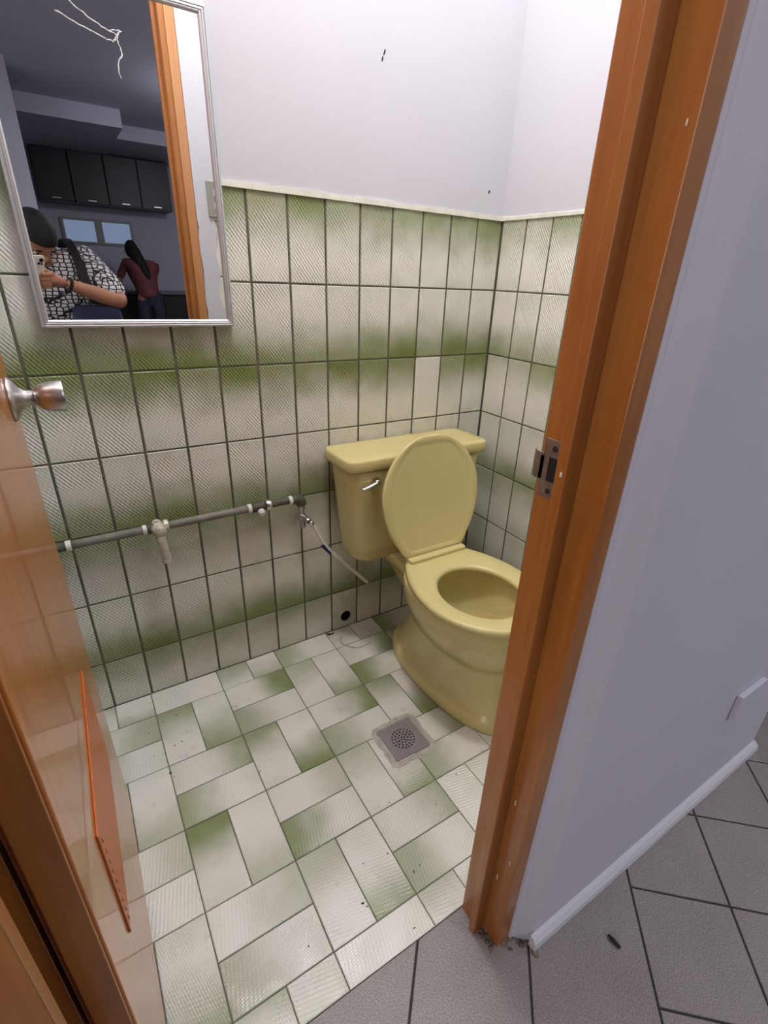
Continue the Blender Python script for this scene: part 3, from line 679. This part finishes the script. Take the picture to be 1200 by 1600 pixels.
# plate with real holes: rings of octagonal openings cut by a boolean
pl_ = bmesh.new(); box(pl_, (-.057, -.057, .0008), (.057, .057, .0034))
pme = bpy.data.meshes.new('grate'); pl_.to_mesh(pme); pl_.free(); po = link('grate', pme, M['drainm'], fd)
cb = bmesh.new()
for rr_, cnt in ((0.006, 4), (.0145, 9), (.0235, 14), (.0325, 20)):
    for k in range(cnt):
        a = 2 * math.pi * (k + .3 * cnt) / cnt; lathe(cb, (rr_ * math.cos(a), rr_ * math.sin(a), -.003), (0, 0, 1), [(0, .0031), (.01, .0031)], 8)
cme = bpy.data.meshes.new('cut'); bmesh.ops.recalc_face_normals(cb, faces=cb.faces); cb.to_mesh(cme); cb.free(); cobj = bpy.data.objects.new('cut', cme); COL.objects.link(cobj); cobj.location = fd.location
md = po.modifiers.new('holes', 'BOOLEAN'); md.object = cobj; md.solver = 'EXACT'
bpy.context.view_layer.update()
nm = bpy.data.meshes.new_from_object(po.evaluated_get(bpy.context.evaluated_depsgraph_get())); po.modifiers.clear(); po.data = nm; bpy.data.objects.remove(cobj)
latheo('drain_well', (0, 0, .0002), (0, 0, 1), [(0, .036), (.0004, .036), (.0005, 0)], M['black'], fd, 24)

def blob(bm, p, r, flat=0.5):
    q = bmesh.ops.create_icosphere(bm, subdivisions=1, radius=1)
    a = random.uniform(0, 3.1); sx, sy = r * random.uniform(.6, 1.6), r * random.uniform(.4, 1.0)
    for v in q['verts']:
        x, y = v.co.x * sx, v.co.y * sy
        v.co = V((p[0] + x * math.cos(a) - y * math.sin(a), p[1] + x * math.sin(a) + y * math.cos(a), p[2] + (v.co.z + .7) * r * flat))
bm = bmesh.new()
for (x, y, r) in ((-1.262, -.325, .006), (-1.255, -.34, .004), (-1.25, -.135, .004), (-1.21, -.13, .0045), (-1.235, -.24, .004), (-1.215, -.235, .0045), (-1.29, -.245, .0035), (-1.275, -.20, .003), (-1.27, -.04, .003), (-1.06, -.445, .006), (-1.055, -.44, .004), (-.98, -.62, .003), (-1.02, -.42, .003),
                  (-1.0, -.7, .003), (-.97, -.86, .005), (-.965, -.87, .004), (-.90, -.955, .004), (-1.10, -.87, .004), (-1.13, -.80, .003), (-.83, -.69, .003), (-.80, -.695, .003), (-.87, -.80, .004), (-.93, -.79, .003), (-1.2, -.05, .003), (-1.33, -.07, .003), (-.70, -.76, .003), (-.6, -.72, .004), (-.84, -.865, .006), (-.82, -.86, .003), (-1.29, -.16, .004), (-1.31, -.1, .003)):
    blob(bm, (x, y, 0), r * .55)
tag(obj('paint_flecks', bm, M['fleck']), 'dark specks of dirt scattered over the bathroom floor tiles', 'specks', kind='stuff')
bm = bmesh.new()
for k in range(22):
    blob(bm, (-.62 + random.gauss(0, .03), -.035 + random.gauss(0, .012), 0), random.uniform(.0015, .0045))
for k in range(6): blob(bm, (-.80 + random.gauss(0, .012), -.075 + random.gauss(0, .006), 0), random.uniform(.0015, .003))
tag(obj('mortar_crumbs', bm, M['cream']), 'pale mortar crumbs on the floor under the drain hole', 'crumbs', kind='stuff')
bm = bmesh.new(); ring = [V((-.565 + .062 * math.cos(a) * (1 + .08 * math.sin(3 * a)), -.085 + .05 * math.sin(a), .0003)) for a in [math.pi * (.75 + 1.35 * k / 30) for k in range(31)]]
tube(bm, ring, [.002 + .003 * abs(math.sin(k * .9)) for k in range(31)], 6)
for v in bm.verts: v.co.z = max(v.co.z, 0) * .25
tag(obj('mortar_ring', bm, M['mortar']), 'ring of old grey mortar left on the floor beside the toilet foot', 'mortar')
bm = bmesh.new(); tube(bm, [(-.655, -.012, .004), (-.645, -.019, .003), (-.637, -.022, .0035), (-.63, -.016, .005)], [.0025, .0035, .003, .002], 6)
tag(obj('screw_scrap', bm, M['fleck'], smooth=True), 'small dark scrap on the floor tiles below the tank', 'scrap')
bm = bmesh.new(); tube(bm, [(-.5603, -1.176, .004), (-.5605, -1.188, .0045), (-.5589, -1.204, .004)], [.002, .0045, .0028], 8)
tag(obj('twig', bm, M['fleck'], smooth=True), 'short dark twig lying on the grey corridor tiles', 'twig')
bm = bmesh.new()
for k in range(140):
    x = random.uniform(-.79, -.705); y = -1.055 + random.gauss(0, .016) - (x + .75) * .5
    blob(bm, (x, max(y, -1.125), 0), random.uniform(.003, .008), .35)
tag(obj('dirt_pile', bm, M['dirt'], smooth=True), 'brown crumbled dirt at the foot of the door jamb', 'dirt', kind='stuff')

# ================================================================== MIRROR
MX0, MX1, MZ0, MZ1, MY = -1.308, -0.897, 1.095, 1.708, -0.022
mi = empty('mirror', ((MX0 + MX1) / 2, 0, MZ0)); tag(mi, 'rectangular wall mirror with aluminium frame and white cracks, hung over the tiles', 'mirror')
MI = Matrix.Translation(mi.location).inverted()
def mpart(o): o.parent = mi; o.matrix_parent_inverse = MI.copy(); return o
fw = .0155
mpart(boxo('mirror_glass', (MX0 + fw - .002, MY + .006, MZ0 + fw - .002), (MX1 - fw + .002, MY + .012, MZ1 - fw + .002), M['glass']))
mpart(boxo('backing', (MX0 + .004, MY + .012, MZ0 + .004), (MX1 - .004, -.001, MZ1 - .004), M['black']))
def rail(a, bb, inward):
    """frame rail from a to bb with a stepped profile; inward = direction towards the glass"""
    a, bb, inw = V(a), V(bb), V(inward); d = (bb - a).normalized(); up = V((0, -1, 0))
    prof = [(0, 0), (0, .020), (.004, .022), (.0052, .0200), (.0088, .0205), (.0100, .0185), (.0125, .0185), (fw, .0165), (fw, .0)]
    bm = bmesh.new(); rs = []
    for p, sgn in ((a, 1), (bb, -1)):
        rs.append([p + inw * u + d * (u * sgn) + up * (v - .020 + .0) + V((0, 0, 0)) for u, v in prof])
    for r in rs:
        for p in r: p.y += MY + .020 - .020
    loft(bm, rs); return mpart(obj('frame_rail', bm, M['alu'], None))
ry = 0
rail((MX0, ry, MZ0), (MX1, ry, MZ0), (0, 0, 1)); rail((MX1, ry, MZ1), (MX0, ry, MZ1), (0, 0, -1)); rail((MX0, ry, MZ1), (MX0, ry, MZ0), (1, 0, 0)); rail((MX1, ry, MZ0), (MX1, ry, MZ1), (-1, 0, 0))
gy = MY + .0055
def crack(pts, r):
    p = spline([(x, gy, z) for x, z in pts], 4); n = len(p)
    q = [V((a.x + random.uniform(-.0012, .0012), gy, a.z + random.uniform(-.0012, .0012))) for a in p]
    return mpart(tubeo('crack', q, [r * random.uniform(.6, 1.2) for _ in q], M['scratch'], n=5))
crack([(-1.150, 1.662), (-1.128, 1.649), (-1.105, 1.637), (-1.085, 1.629), (-1.070, 1.626)], .0010)
crack([(-1.168, 1.639), (-1.14, 1.629), (-1.11, 1.621), (-1.088, 1.615), (-1.078, 1.614)], .0010)
crack([(-1.062, 1.634), (-1.070, 1.624), (-1.0695, 1.612), (-1.067, 1.595), (-1.0765, 1.580), (-1.0745, 1.558)], .0013)
crack([(-1.085, 1.628), (-1.075, 1.632), (-1.064, 1.633), (-1.068, 1.628)], .0008)
crack([(-1.078, 1.614), (-1.072, 1.622), (-1.066, 1.630)], .0012)

# light switch on the inner side of the door wall
sw = empty('light_switch', (-0.655, YF + .010, 1.470)); tag(sw, 'grey two gang light switch plate reflected at the mirror edge', 'switch')
boxo('plate', (-.036, 0, -.060), (.036, .008, .060), M['grey_pl'], sw, bevel=.002)
for z in (-.022, .022): boxo('rocker', (-.012, .007, z - .010), (.012, .012, z + .010), M['white_pl'], sw, bevel=.001)

# ================================================================== DIM CORRIDOR AND KITCHEN (mirror)
for k in range(4):
    x0 = -1.15 + k * .42
    c = empty('wall_cabinet', (x0 + .2, -7.95, 1.98)); tag(c, ['black wall cabinet nearest the pillar in the mirror', 'second black wall cabinet from the pillar in the mirror', 'third black wall cabinet from the pillar in the mirror', 'fourth black wall cabinet from the pillar in the mirror'][k], 'cabinet', 'black wall cabinets')
    boxo('carcass', (-.205, -.29, 0), (.205, .15, .60), M['cabinet'], c)
    dd = boxo('cabinet_door', (-.198, .15, .008), (.198, .17, .592), M['cabinet'], c, bevel=.002)
    boxo('handle', (-.05, .17, .03), (.05, .185, .04), M['satin'], dd)
wn = empty('window_1', (-.5, -8.24, 1.65)); tag(wn, 'dim bluish kitchen window of two panes seen in the mirror', 'window', kind='structure')
bm = bmesh.new()
for lo, hi in (((-.46, -.16), (.48, -.13)), ((-.46, .14), (.48, .17)), ((-.46, -.13), (-.42, .14)), ((-.03, -.13), (.07, .14)), ((.44, -.13), (.48, .14))): box(bm, (lo[0], 0, lo[1]), (hi[0], .03, hi[1]))
obj('window_frame', bm, M['grey_pl'], wn)
boxo('pane', (-.42, .0, -.13), (-.03, .01, .14), M['winlit'], wn); boxo('pane', (.07, .0, -.13), (.44, .01, .14), M['winlit'], wn)
kc = empty('kitchen_counter', (0, -7.95, 0)); tag(kc, 'grey kitchen counter along the far wall in the mirror', 'counter')
boxo('worktop', (-1.2, -.29, .84), (1.6, .32, .88), M['counter'], kc, bevel=.004)
for k in range(4):
    o = boxo('cupboard_door', (-1.18 + k * .69, .25, .1), (-.51 + k * .69, .27, .82), M['cabinet'], kc, bevel=.002)
boxo('carcass', (-1.2, -.29, 0), (1.6, .25, .84), M['cabinet'], kc)
bc = empty('black_cabinet', (.75, -.55, 0)); tag(bc, 'black cabinet past the corner at the right edge of the picture', 'cabinet')
boxo('carcass', (-.25, -.3, 0), (.5, .3, 1.0), M['black'], bc, bevel=.004); boxo('cabinet_door', (-.262, -.29, .02), (-.25, .29, .98), M['cabinet'], bc, bevel=.003)

# ================================================================== PEOPLE
def skin_mesh(chains, sub=2):
    """chains: list of [(x,y,z,r), ...] ; joined into one skinned, subdivided mesh. returns list of bmeshes' mesh"""
    me = bpy.data.meshes.new('sk'); vs = []; es = []; rad = []; key = {}
    for ch in chains:
        prev = None
        for p in ch:
            k = tuple(round(c, 4) for c in p[:3])
            if k not in key: key[k] = len(vs); vs.append(p[:3]); rad.append(p[3])
            if prev is not None and prev != key[k]: es.append((prev, key[k]))
            prev = key[k]
    me.from_pydata(vs, es, []); o = bpy.data.objects.new('sk', me); COL.objects.link(o)
    m = o.modifiers.new('skin', 'SKIN'); m.use_smooth_shade = True
    for i, r in enumerate(rad):
        q = r if isinstance(r, tuple) else (r, r); me.skin_vertices[0].data[i].radius = q
    me.skin_vertices[0].data[0].use_root = True
    s = o.modifiers.new('sub', 'SUBSURF'); s.levels = sub; s.render_levels = sub
    bpy.context.view_layer.update()
    out = bpy.data.meshes.new_from_object(o.evaluated_get(bpy.context.evaluated_depsgraph_get()))
    bpy.data.objects.remove(o); b1 = bmesh.new(); b1.from_mesh(out); bmesh.ops.holes_fill(b1, edges=[e for e in b1.edges if e.is_boundary], sides=0)
    bmesh.ops.recalc_face_normals(b1, faces=b1.faces); b1.to_mesh(out); b1.free(); return out
def head_bm(rot, c, s=1.0):
    """head with brow, eye sockets, nose, mouth, chin and ears; local +Y = face direction; height about 0.225"""
    bm = bmesh.new(); bmesh.ops.create_uvsphere(bm, u_segments=40, v_segments=32, radius=1)
    for v in bm.verts:
        x, y, z = v.co
        w_ = .074 * (1 - .22 * max(-z, 0) ** 1.5); X = x * w_; Y = y * (.098 if y < 0 else .090) ; Z = z * .112
        if z < -.1 and y > 0: Y += .006 * min(-z, 1)
        if z < -.4 and y < 0: Y *= .72
        f = max(y, 0)
        Y += f * .024 * math.exp(-(x / .14) ** 2 - ((z + .22) / .16) ** 2)           # nose
        Y += f * .010 * math.exp(-(x / .10) ** 2 - ((z + .02) / .14) ** 2)
        for sx in (-.40, .40): Y -= f * .011 * math.exp(-((x - sx) / .17) ** 2 - ((z + .02) / .11) ** 2)   # sockets
        Y += f * .006 * math.exp(-(x / .5) ** 2 - ((z - .18) / .10) ** 2)            # brow
        Y += f * .006 * math.exp(-(x / .26) ** 2 - ((z + .50) / .07) ** 2)           # lips
        Y -= f * .004 * math.exp(-(x / .26) ** 2 - ((z + .505) / .02) ** 2)
        Y += f * .008 * math.exp(-(x / .3) ** 2 - ((z + .82) / .16) ** 2)            # chin
        v.co = V((X, Y, Z)) * s
    for sx in (-1, 1):
        q = bmesh.ops.create_uvsphere(bm, u_segments=12, v_segments=8, radius=1)
        for v in q['verts']: v.co = V((sx * .074 + v.co.x * .010, -.006 + v.co.y * .018, -.012 + v.co.z * .031)) * s
    bmesh.ops.transform(bm, matrix=Matrix.Translation(c) @ rot.to_4x4(), verts=bm.verts)
    return bm
def fuse(meshes, voxel):
    bm = bmesh.new()
    for m in meshes:
        b1 = bmesh.new(); b1.from_mesh(m); bmesh.ops.holes_fill(b1, edges=[e for e in b1.edges if e.is_boundary], sides=0); bmesh.ops.recalc_face_normals(b1, faces=b1.faces); b1.to_mesh(m); b1.free(); bm.from_mesh(m)
    me = bpy.data.meshes.new('body'); bm.to_mesh(me); bm.free(); o = bpy.data.objects.new('body', me); COL.objects.link(o)
    r = o.modifiers.new('r', 'REMESH'); r.mode = 'VOXEL'; r.voxel_size = voxel; r.use_smooth_shade = True
    s = o.modifiers.new('s', 'SMOOTH'); s.iterations = 2; s.factor = .4
    bpy.context.view_layer.update(); out = bpy.data.meshes.new_from_object(o.evaluated_get(bpy.context.evaluated_depsgraph_get()))
    bpy.data.objects.remove(o); out.materials.clear()
    bm = bmesh.new(); bm.from_mesh(out); seen = set(); comps = []
    for v0 in bm.verts:
        if v0 in seen: continue
        st = [v0]; seen.add(v0); cp = []
        while st:
            v = st.pop(); cp.append(v)
            for e in v.link_edges:
                w_ = e.other_vert(v)
                if w_ not in seen: seen.add(w_); st.append(w_)
        comps.append(cp)
    comps.sort(key=len, reverse=True)
    for c in comps[1:]: bmesh.ops.delete(bm, geom=c, context='VERTS')
    bm.to_mesh(out); bm.free(); return out
def hand(wrist, aim, palm_n, curl, side, s=1.0):
    """palm chain + five fingers. aim: wrist->knuckles, palm_n: the way the palm faces, curl: bend of the fingers in radians"""
    wv, a, n_ = V(wrist), V(aim).normalized(), V(palm_n); n_ = (n_ - a * n_.dot(a)).normalized(); lat = a.cross(n_) * side
    ch = []
    pc = wv + a * .045 * s
    ch.append([(*wv, .021 * s), (*(wv + a * .03 * s), (.026 * s)), (*(wv + a * .07 * s), .027 * s)])
    for k, (l, off, ln) in enumerate(((.030, .078, .072), (.010, .084, .082), (-.010, .081, .075), (-.029, .074, .058))):
        p = wv + a * off * s * .9 + lat * l * s; d = a.copy(); pts_ = [(*(wv + a * .05 * s + lat * l * s * .8), .011 * s), (*p, .0100 * s)]
        for q in range(3):
            ang = curl * (.5 + .35 * q); d = (Matrix.Rotation(ang * .62, 3, a.cross(n_)) @ d).normalized()
            p = p + d * ln * s * (.45, .32, .23)[q]; pts_.append((*p, (.0093, .0085, .0075)[q] * s))
        ch.append(pts_)
    t0 = wv + a * .025 * s + lat * .022 * s; d = (a * .5 + lat * .7 + n_ * .45).normalized(); t1 = t0 + d * .032 * s; t2 = t1 + (d * .5 + a * .5 + n_ * .35).normalized() * .030 * s; t3 = t2 + (a * .7 + n_ * .4).normalized() * .024 * s
    ch.append([(*t0, .014 * s), (*t1, .0115 * s), (*t2, .0098 * s), (*t3, .0080 * s)])
    return ch
def person(J, face_rot, head_c, label, clothes, name='person'):
    root = empty('person', (J['pelvis'][0], J['pelvis'][1], 0)); tag(root, label, 'person')
    PI_ = Matrix.Translation(root.location).inverted()
    def add(nm_, me, mat, smooth=True):
        me.materials.clear(); o = link(nm_, me, mat, None, smooth); o.parent = root; o.matrix_parent_inverse = PI_.copy(); return o
    L = lambda a, b_, t: tuple(V(a).lerp(V(b_), t))
    pel, wa, ch, nk = J['pelvis'], J['waist'], J['chest'], J['neck']
    trunk = [(*pel, .125), (*wa, .118), (*ch, .128), (*nk, .058), (*L(nk, head_c, .6), .052)]
    trunk[1] = (*wa, .108); trunk[2] = (*ch, .112); body = [trunk]; sleeves = []; legs = []
    for sd in ('r', 'l'):
        sh, el, wrt = J['sh_' + sd], J['el_' + sd], J['wr_' + sd]
        body.append([(*ch, .112), (*sh, .056), (*L(sh, el, .5), .046), (*el, .039), (*L(el, wrt, .4), .037), (*wrt, .025)])
        hp_, kn_, an, toe = J['hip_' + sd], J['kn_' + sd], J['an_' + sd], J['toe_' + sd]
        body.append([(*pel, .125), (*hp_, .09), (*L(hp_, kn_, .5), .075), (*kn_, .054), (*L(kn_, an, .35), .052), (*an, .036)])
        body.append([(*an, .036), (*L(an, toe, .5), .036), (*toe, .026)])
    meshes = [skin_mesh(body, 2)]
    for h in J.get('hands', []):
        for chn in h: meshes.append(skin_mesh([chn], 2))
    hb = head_bm(face_rot, V(head_c)); hm = bpy.data.meshes.new('h'); hb.to_mesh(hm); hb.free(); meshes.append(hm)
    add('body', fuse(meshes, .0055), M['skin'])
    # blouse: torso and upper arms, a little larger than the body
    g = .014; cl_ = [[(*L(pel, wa, -.45), .150), (*L(pel, wa, .25), .150), (*wa, .150 + g), (*L(wa, ch, .55), .172 + g), (*ch, .160 + g), (*L(ch, nk, .7), .112), (*L(ch, nk, 1.08), .082)]]
    for sd in ('r', 'l'):
        sh, el = J['sh_' + sd], J['el_' + sd]
        cl_.append([(*ch, .160 + g), (*sh, .066 + g), (*L(sh, el, .5), .052 + g * J.get('loose', 1)), (*L(sh, el, .93), .050 + g * J.get('loose', 1))])
    add('blouse', skin_mesh(cl_, 3), clothes[0])
    tr = [[(*L(pel, wa, .7), .128), (*pel, .136)]]
    for sd in ('r', 'l'):
        hp_, kn_, an = J['hip_' + sd], J['kn_' + sd], J['an_' + sd]
        tr.append([(*pel, .136), (*hp_, .108), (*L(hp_, kn_, .5), .086), (*kn_, .068), (*L(kn_, an, .5), .062), (*L(kn_, an, .93), .056)])
    add('trousers', skin_mesh(tr, 2), clothes[1])
    for sd in ('r', 'l'):
        an, toe = V(J['an_' + sd]), V(J['toe_' + sd])
        add('shoe', skin_mesh([[(*(an + V((0, 0, -.01))), .046), (*an.lerp(toe, .5), .044), (*toe, .034)]], 2), M['black'])
    # face details
    for sx in (-.029, .029):
        for nm_, mt, off, r_ in (('eye', M['eye'], (sx, .0735, -.002), (.013, .008, .008)), ('pupil', M['black'], (sx, .081, -.002), (.005, .003, .005)), ('eyebrow', M['hair'], (sx, .087, .018), (.018, .005, .0035))):
            bm = bmesh.new(); bmesh.ops.create_uvsphere(bm, u_segments=12, v_segments=8, radius=1)
            for v in bm.verts: v.co = V((v.co.x * r_[0] + off[0], v.co.y * r_[1] + off[1], v.co.z * r_[2] + off[2]))
            bmesh.ops.transform(bm, matrix=Matrix.Translation(head_c) @ face_rot.to_4x4(), verts=bm.verts)
            me = bpy.data.meshes.new(nm_); bm.to_mesh(me); bm.free(); add(nm_, me, mt)
    # hair cap
    bm = bmesh.new(); bmesh.ops.create_uvsphere(bm, u_segments=36, v_segments=28, radius=1)
    dele = []
    for v in bm.verts:
        x, y, z = v.co
        if (y > .30 and z < .30) or z < -.80: dele.append(v)
        k = 1 + .012 * math.sin(40 * math.atan2(x, y))
        v.co = V((x * .085 * k, y * .107 * k - .006, z * .122 + .006))
    bmesh.ops.delete(bm, geom=dele, context='VERTS')
    bmesh.ops.transform(bm, matrix=Matrix.Translation(head_c) @ face_rot.to_4x4(), verts=bm.verts)
    me = bpy.data.meshes.new('hair'); bm.to_mesh(me); bm.free(); ho = add('hair', me, M['hair']); so = ho.modifiers.new('s', 'SOLIDIFY'); so.thickness = .010; so.offset = -1
    if J.get('ponytail'): add('ponytail', skin_mesh([[(*p, r) for p, r in J['ponytail']]], 2), M['hair'])
    return root
# --- the photographer, stooping in front of the doorway with the phone held up
yaw = math.radians(-28)
frot = Matrix.Rotation(yaw, 3, 'Z') @ Matrix.Rotation(math.radians(-44), 3, 'X')
PHC = CAMP + CAMX @ V((-.028, -.052, .0085))            # centre of the phone: its lens is at the camera
wr_r = V((-1.175, -1.525, 1.105)); wr_l = V((-1.405, -1.475, 1.10))
def camp(x, y, z): return CAMP + CAMX @ V((x, y, z))
wr_r = camp(.122, -.112, .032); wr_l = camp(-.185, -.118, .050)
def grip(wrist, edge, sgn, lift):
    """a hand closed round one edge of the phone: palm beside it, four fingers across its back, thumb on the screen side"""
    W = V(wrist); ch = []; kn = [camp(edge + sgn * .026, y + lift, .020) for y in (-.052, -.072, -.091, -.108)]
    mid = (kn[1] + kn[2]) / 2
    ch.append([(*W, .024), (*W.lerp(mid, .45), .027), (*W.lerp(mid, .8), .024), (*mid, .016)])
    for k, (p, ln) in enumerate(zip(kn, (.92, 1.0, .95, .78))):
        y = (-.052, -.072, -.091, -.108)[k] + lift
        ch.append([(*W.lerp(p, .6), .013), (*p, .0108), (*camp(edge + sgn * .017, y + .004, -.008), .0096), (*camp(edge - sgn * .012 * ln, y + .006, -.0105), .0090), (*camp(edge - sgn * .032 * ln, y + .004, -.0095), .0076)])
    t0 = W.lerp(kn[0], .35) ; ch.append([(*t0, .016), (*camp(edge + sgn * .030, -.060 + lift, .040), .0125), (*camp(edge + sgn * .006, -.046 + lift, .027), .0105), (*camp(edge - sgn * .018, -.040 + lift, .0225), .0085)])
    return ch
hr = grip(wr_r, .0085, 1, 0.0); hl = grip(wr_l, -.0645, -1, -.008)
PJ = dict(pelvis=(-1.30, -2.02, .80), waist=(-1.295, -1.95, .93), chest=(-1.285, -1.80, 1.13), neck=(-1.288, -1.715, 1.245),
          sh_r=(-1.10, -1.76, 1.235), el_r=(-.985, -1.60, 1.055), wr_r=tuple(wr_r), sh_l=(-1.455, -1.74, 1.215), el_l=(-1.565, -1.60, 1.03), wr_l=tuple(wr_l),
          hip_r=(-1.205, -2.02, .74), kn_r=(-1.20, -1.97, .42), an_r=(-1.20, -2.02, .085), toe_r=(-1.185, -1.87, .04),
          hip_l=(-1.395, -2.02, .74), kn_l=(-1.40, -1.97, .42), an_l=(-1.40, -2.02, .085), toe_l=(-1.405, -1.87, .04), hands=[hr, hl],
          ponytail=[((-1.28, -1.75, 1.40), .03), ((-1.285, -1.80, 1.36), .036), ((-1.29, -1.82, 1.30), .026)])
photographer = person(PJ, frot, (-1.293, -1.64, 1.312), 'person in white net print blouse bending over a phone, reflected in the mirror', (M['net'], M['navy']))
ph = empty('phone', PHC); tag(ph, 'cream phone held up in both hands, reflected in the mirror', 'phone')
ph.matrix_world = Matrix.Translation(PHC) @ CAMX.to_4x4()
bm = bmesh.new(); loft(bm, [[V((p.x, p.y, z)) for p in rrect(0, -.0735, .0735, .0365 - q, .009, 0)] for z, q in ((-.0038, .0012), (-.003, 0), (.003, 0), (.0038, .0012))]); obj('phone_back', bm, M['phone'], ph)
boxo('screen', (-.0335, -.070, .0036), (.0335, .070, .0041), M['black'], ph)
bm = bmesh.new(); box(bm, (.004, .036, -.0048), (.032, .068, -.0036)); cbump = obj('camera_bump', bm, M['phone'], ph, bevel=.001)
for x, y, r in ((.022, .056, .0088), (.012, .043, .005), (.024, .0405, .0042)):
    latheo('phone_lens', (x, y, -.0046), (0, 0, -1), [(0, r), (.0012, r), (.0013, r * .8), (.0008, r * .75), (.0008, 0)], M['black'], ph, 16)
# apron bag across the front and its strap
bg = empty('crossbody_bag', (-1.20, -1.72, .95)); tag(bg, 'navy cloth bag worn on a strap across the net print blouse', 'bag')
BI = Matrix.Translation(bg.location).inverted()
bm = bmesh.new(); loft(bm, [[V((p.x, p.y, z)) for p in rrect(-1.105, -1.65, -1.56, hw, .04, 0)] for z, hw in ((.85, .08), (.87, .105), (.96, .11), (1.03, .10), (1.045, .07))])
o = obj('pouch', bm, M['navy'], None, smooth=True); o.parent = bg; o.matrix_parent_inverse = BI.copy()
bm = bmesh.new(); sp_ = spline([(-1.10, -1.60, 1.05), (-1.13, -1.63, 1.17), (-1.145, -1.68, 1.27), (-1.17, -1.76, 1.325), (-1.19, -1.87, 1.27), (-1.2, -1.96, 1.15)], 5)
rings = []
for i, p in enumerate(sp_):
    d = (sp_[min(i + 1, len(sp_) - 1)] - sp_[max(i - 1, 0)]).normalized(); sx = V((1, .2, 0)); nn = d.cross(sx).normalized()
    rings.append([p + sx * .019 + nn * .003, p - sx * .019 + nn * .003, p - sx * .019 - nn * .003, p + sx * .019 - nn * .003])
loft(bm, rings); o = obj('strap', bm, M['black'], None); o.parent = bg; o.matrix_parent_inverse = BI.copy()
# wrist band
a_ = (V(PJ['el_r']) - wr_r).normalized()
latheo_o = latheo('wrist_band', wr_r + a_ * .012, a_, [(0, .0285), (.003, .0315), (.008, .0315), (.011, .0285)], M['black'], None, 20); latheo_o.parent = photographer; latheo_o.matrix_parent_inverse = Matrix.Translation(photographer.location).inverted()
# --- second person in the kitchen, back turned
wr2, wl2 = V((-.02, -7.48, .90)), V((-.38, -7.48, .90))
h2 = hand(wr2, (.1, -.9, -.15), (0, -.2, -1), .5, -1); h3 = hand(wl2, (-.1, -.9, -.15), (0, -.2, -1), .5, 1)
QJ = dict(pelvis=(-.09, -7.12, .84), waist=(-.10, -7.14, .97), chest=(-.13, -7.22, 1.17), neck=(-.16, -7.27, 1.30),
          sh_r=(.025, -7.24, 1.25), el_r=(.05, -7.32, 1.03), wr_r=tuple(wr2), sh_l=(-.31, -7.26, 1.245), el_l=(-.42, -7.33, 1.04), wr_l=tuple(wl2),
          hip_r=(.0, -7.12, .78), kn_r=(.02, -7.13, .44), an_r=(.03, -7.08, .085), toe_r=(.05, -7.22, .04), hip_l=(-.18, -7.12, .78), kn_l=(-.19, -7.13, .44), an_l=(-.19, -7.08, .085), toe_l=(-.2, -7.22, .04),
          loose=.3, hands=[h2, h3], ponytail=[((-.195, -7.24, 1.47), .085), ((-.185, -7.19, 1.38), .092), ((-.14, -7.12, 1.26), .085), ((-.09, -7.05, 1.14), .062), ((-.07, -7.03, 1.05), .03)])
person(QJ, Matrix.Rotation(math.radians(185), 3, 'Z') @ Matrix.Rotation(math.radians(-12), 3, 'X'), (-.20, -7.30, 1.42), 'person in maroon top and dark jeans standing in the dim kitchen, back turned', (M['maroon'], M['jeans']))
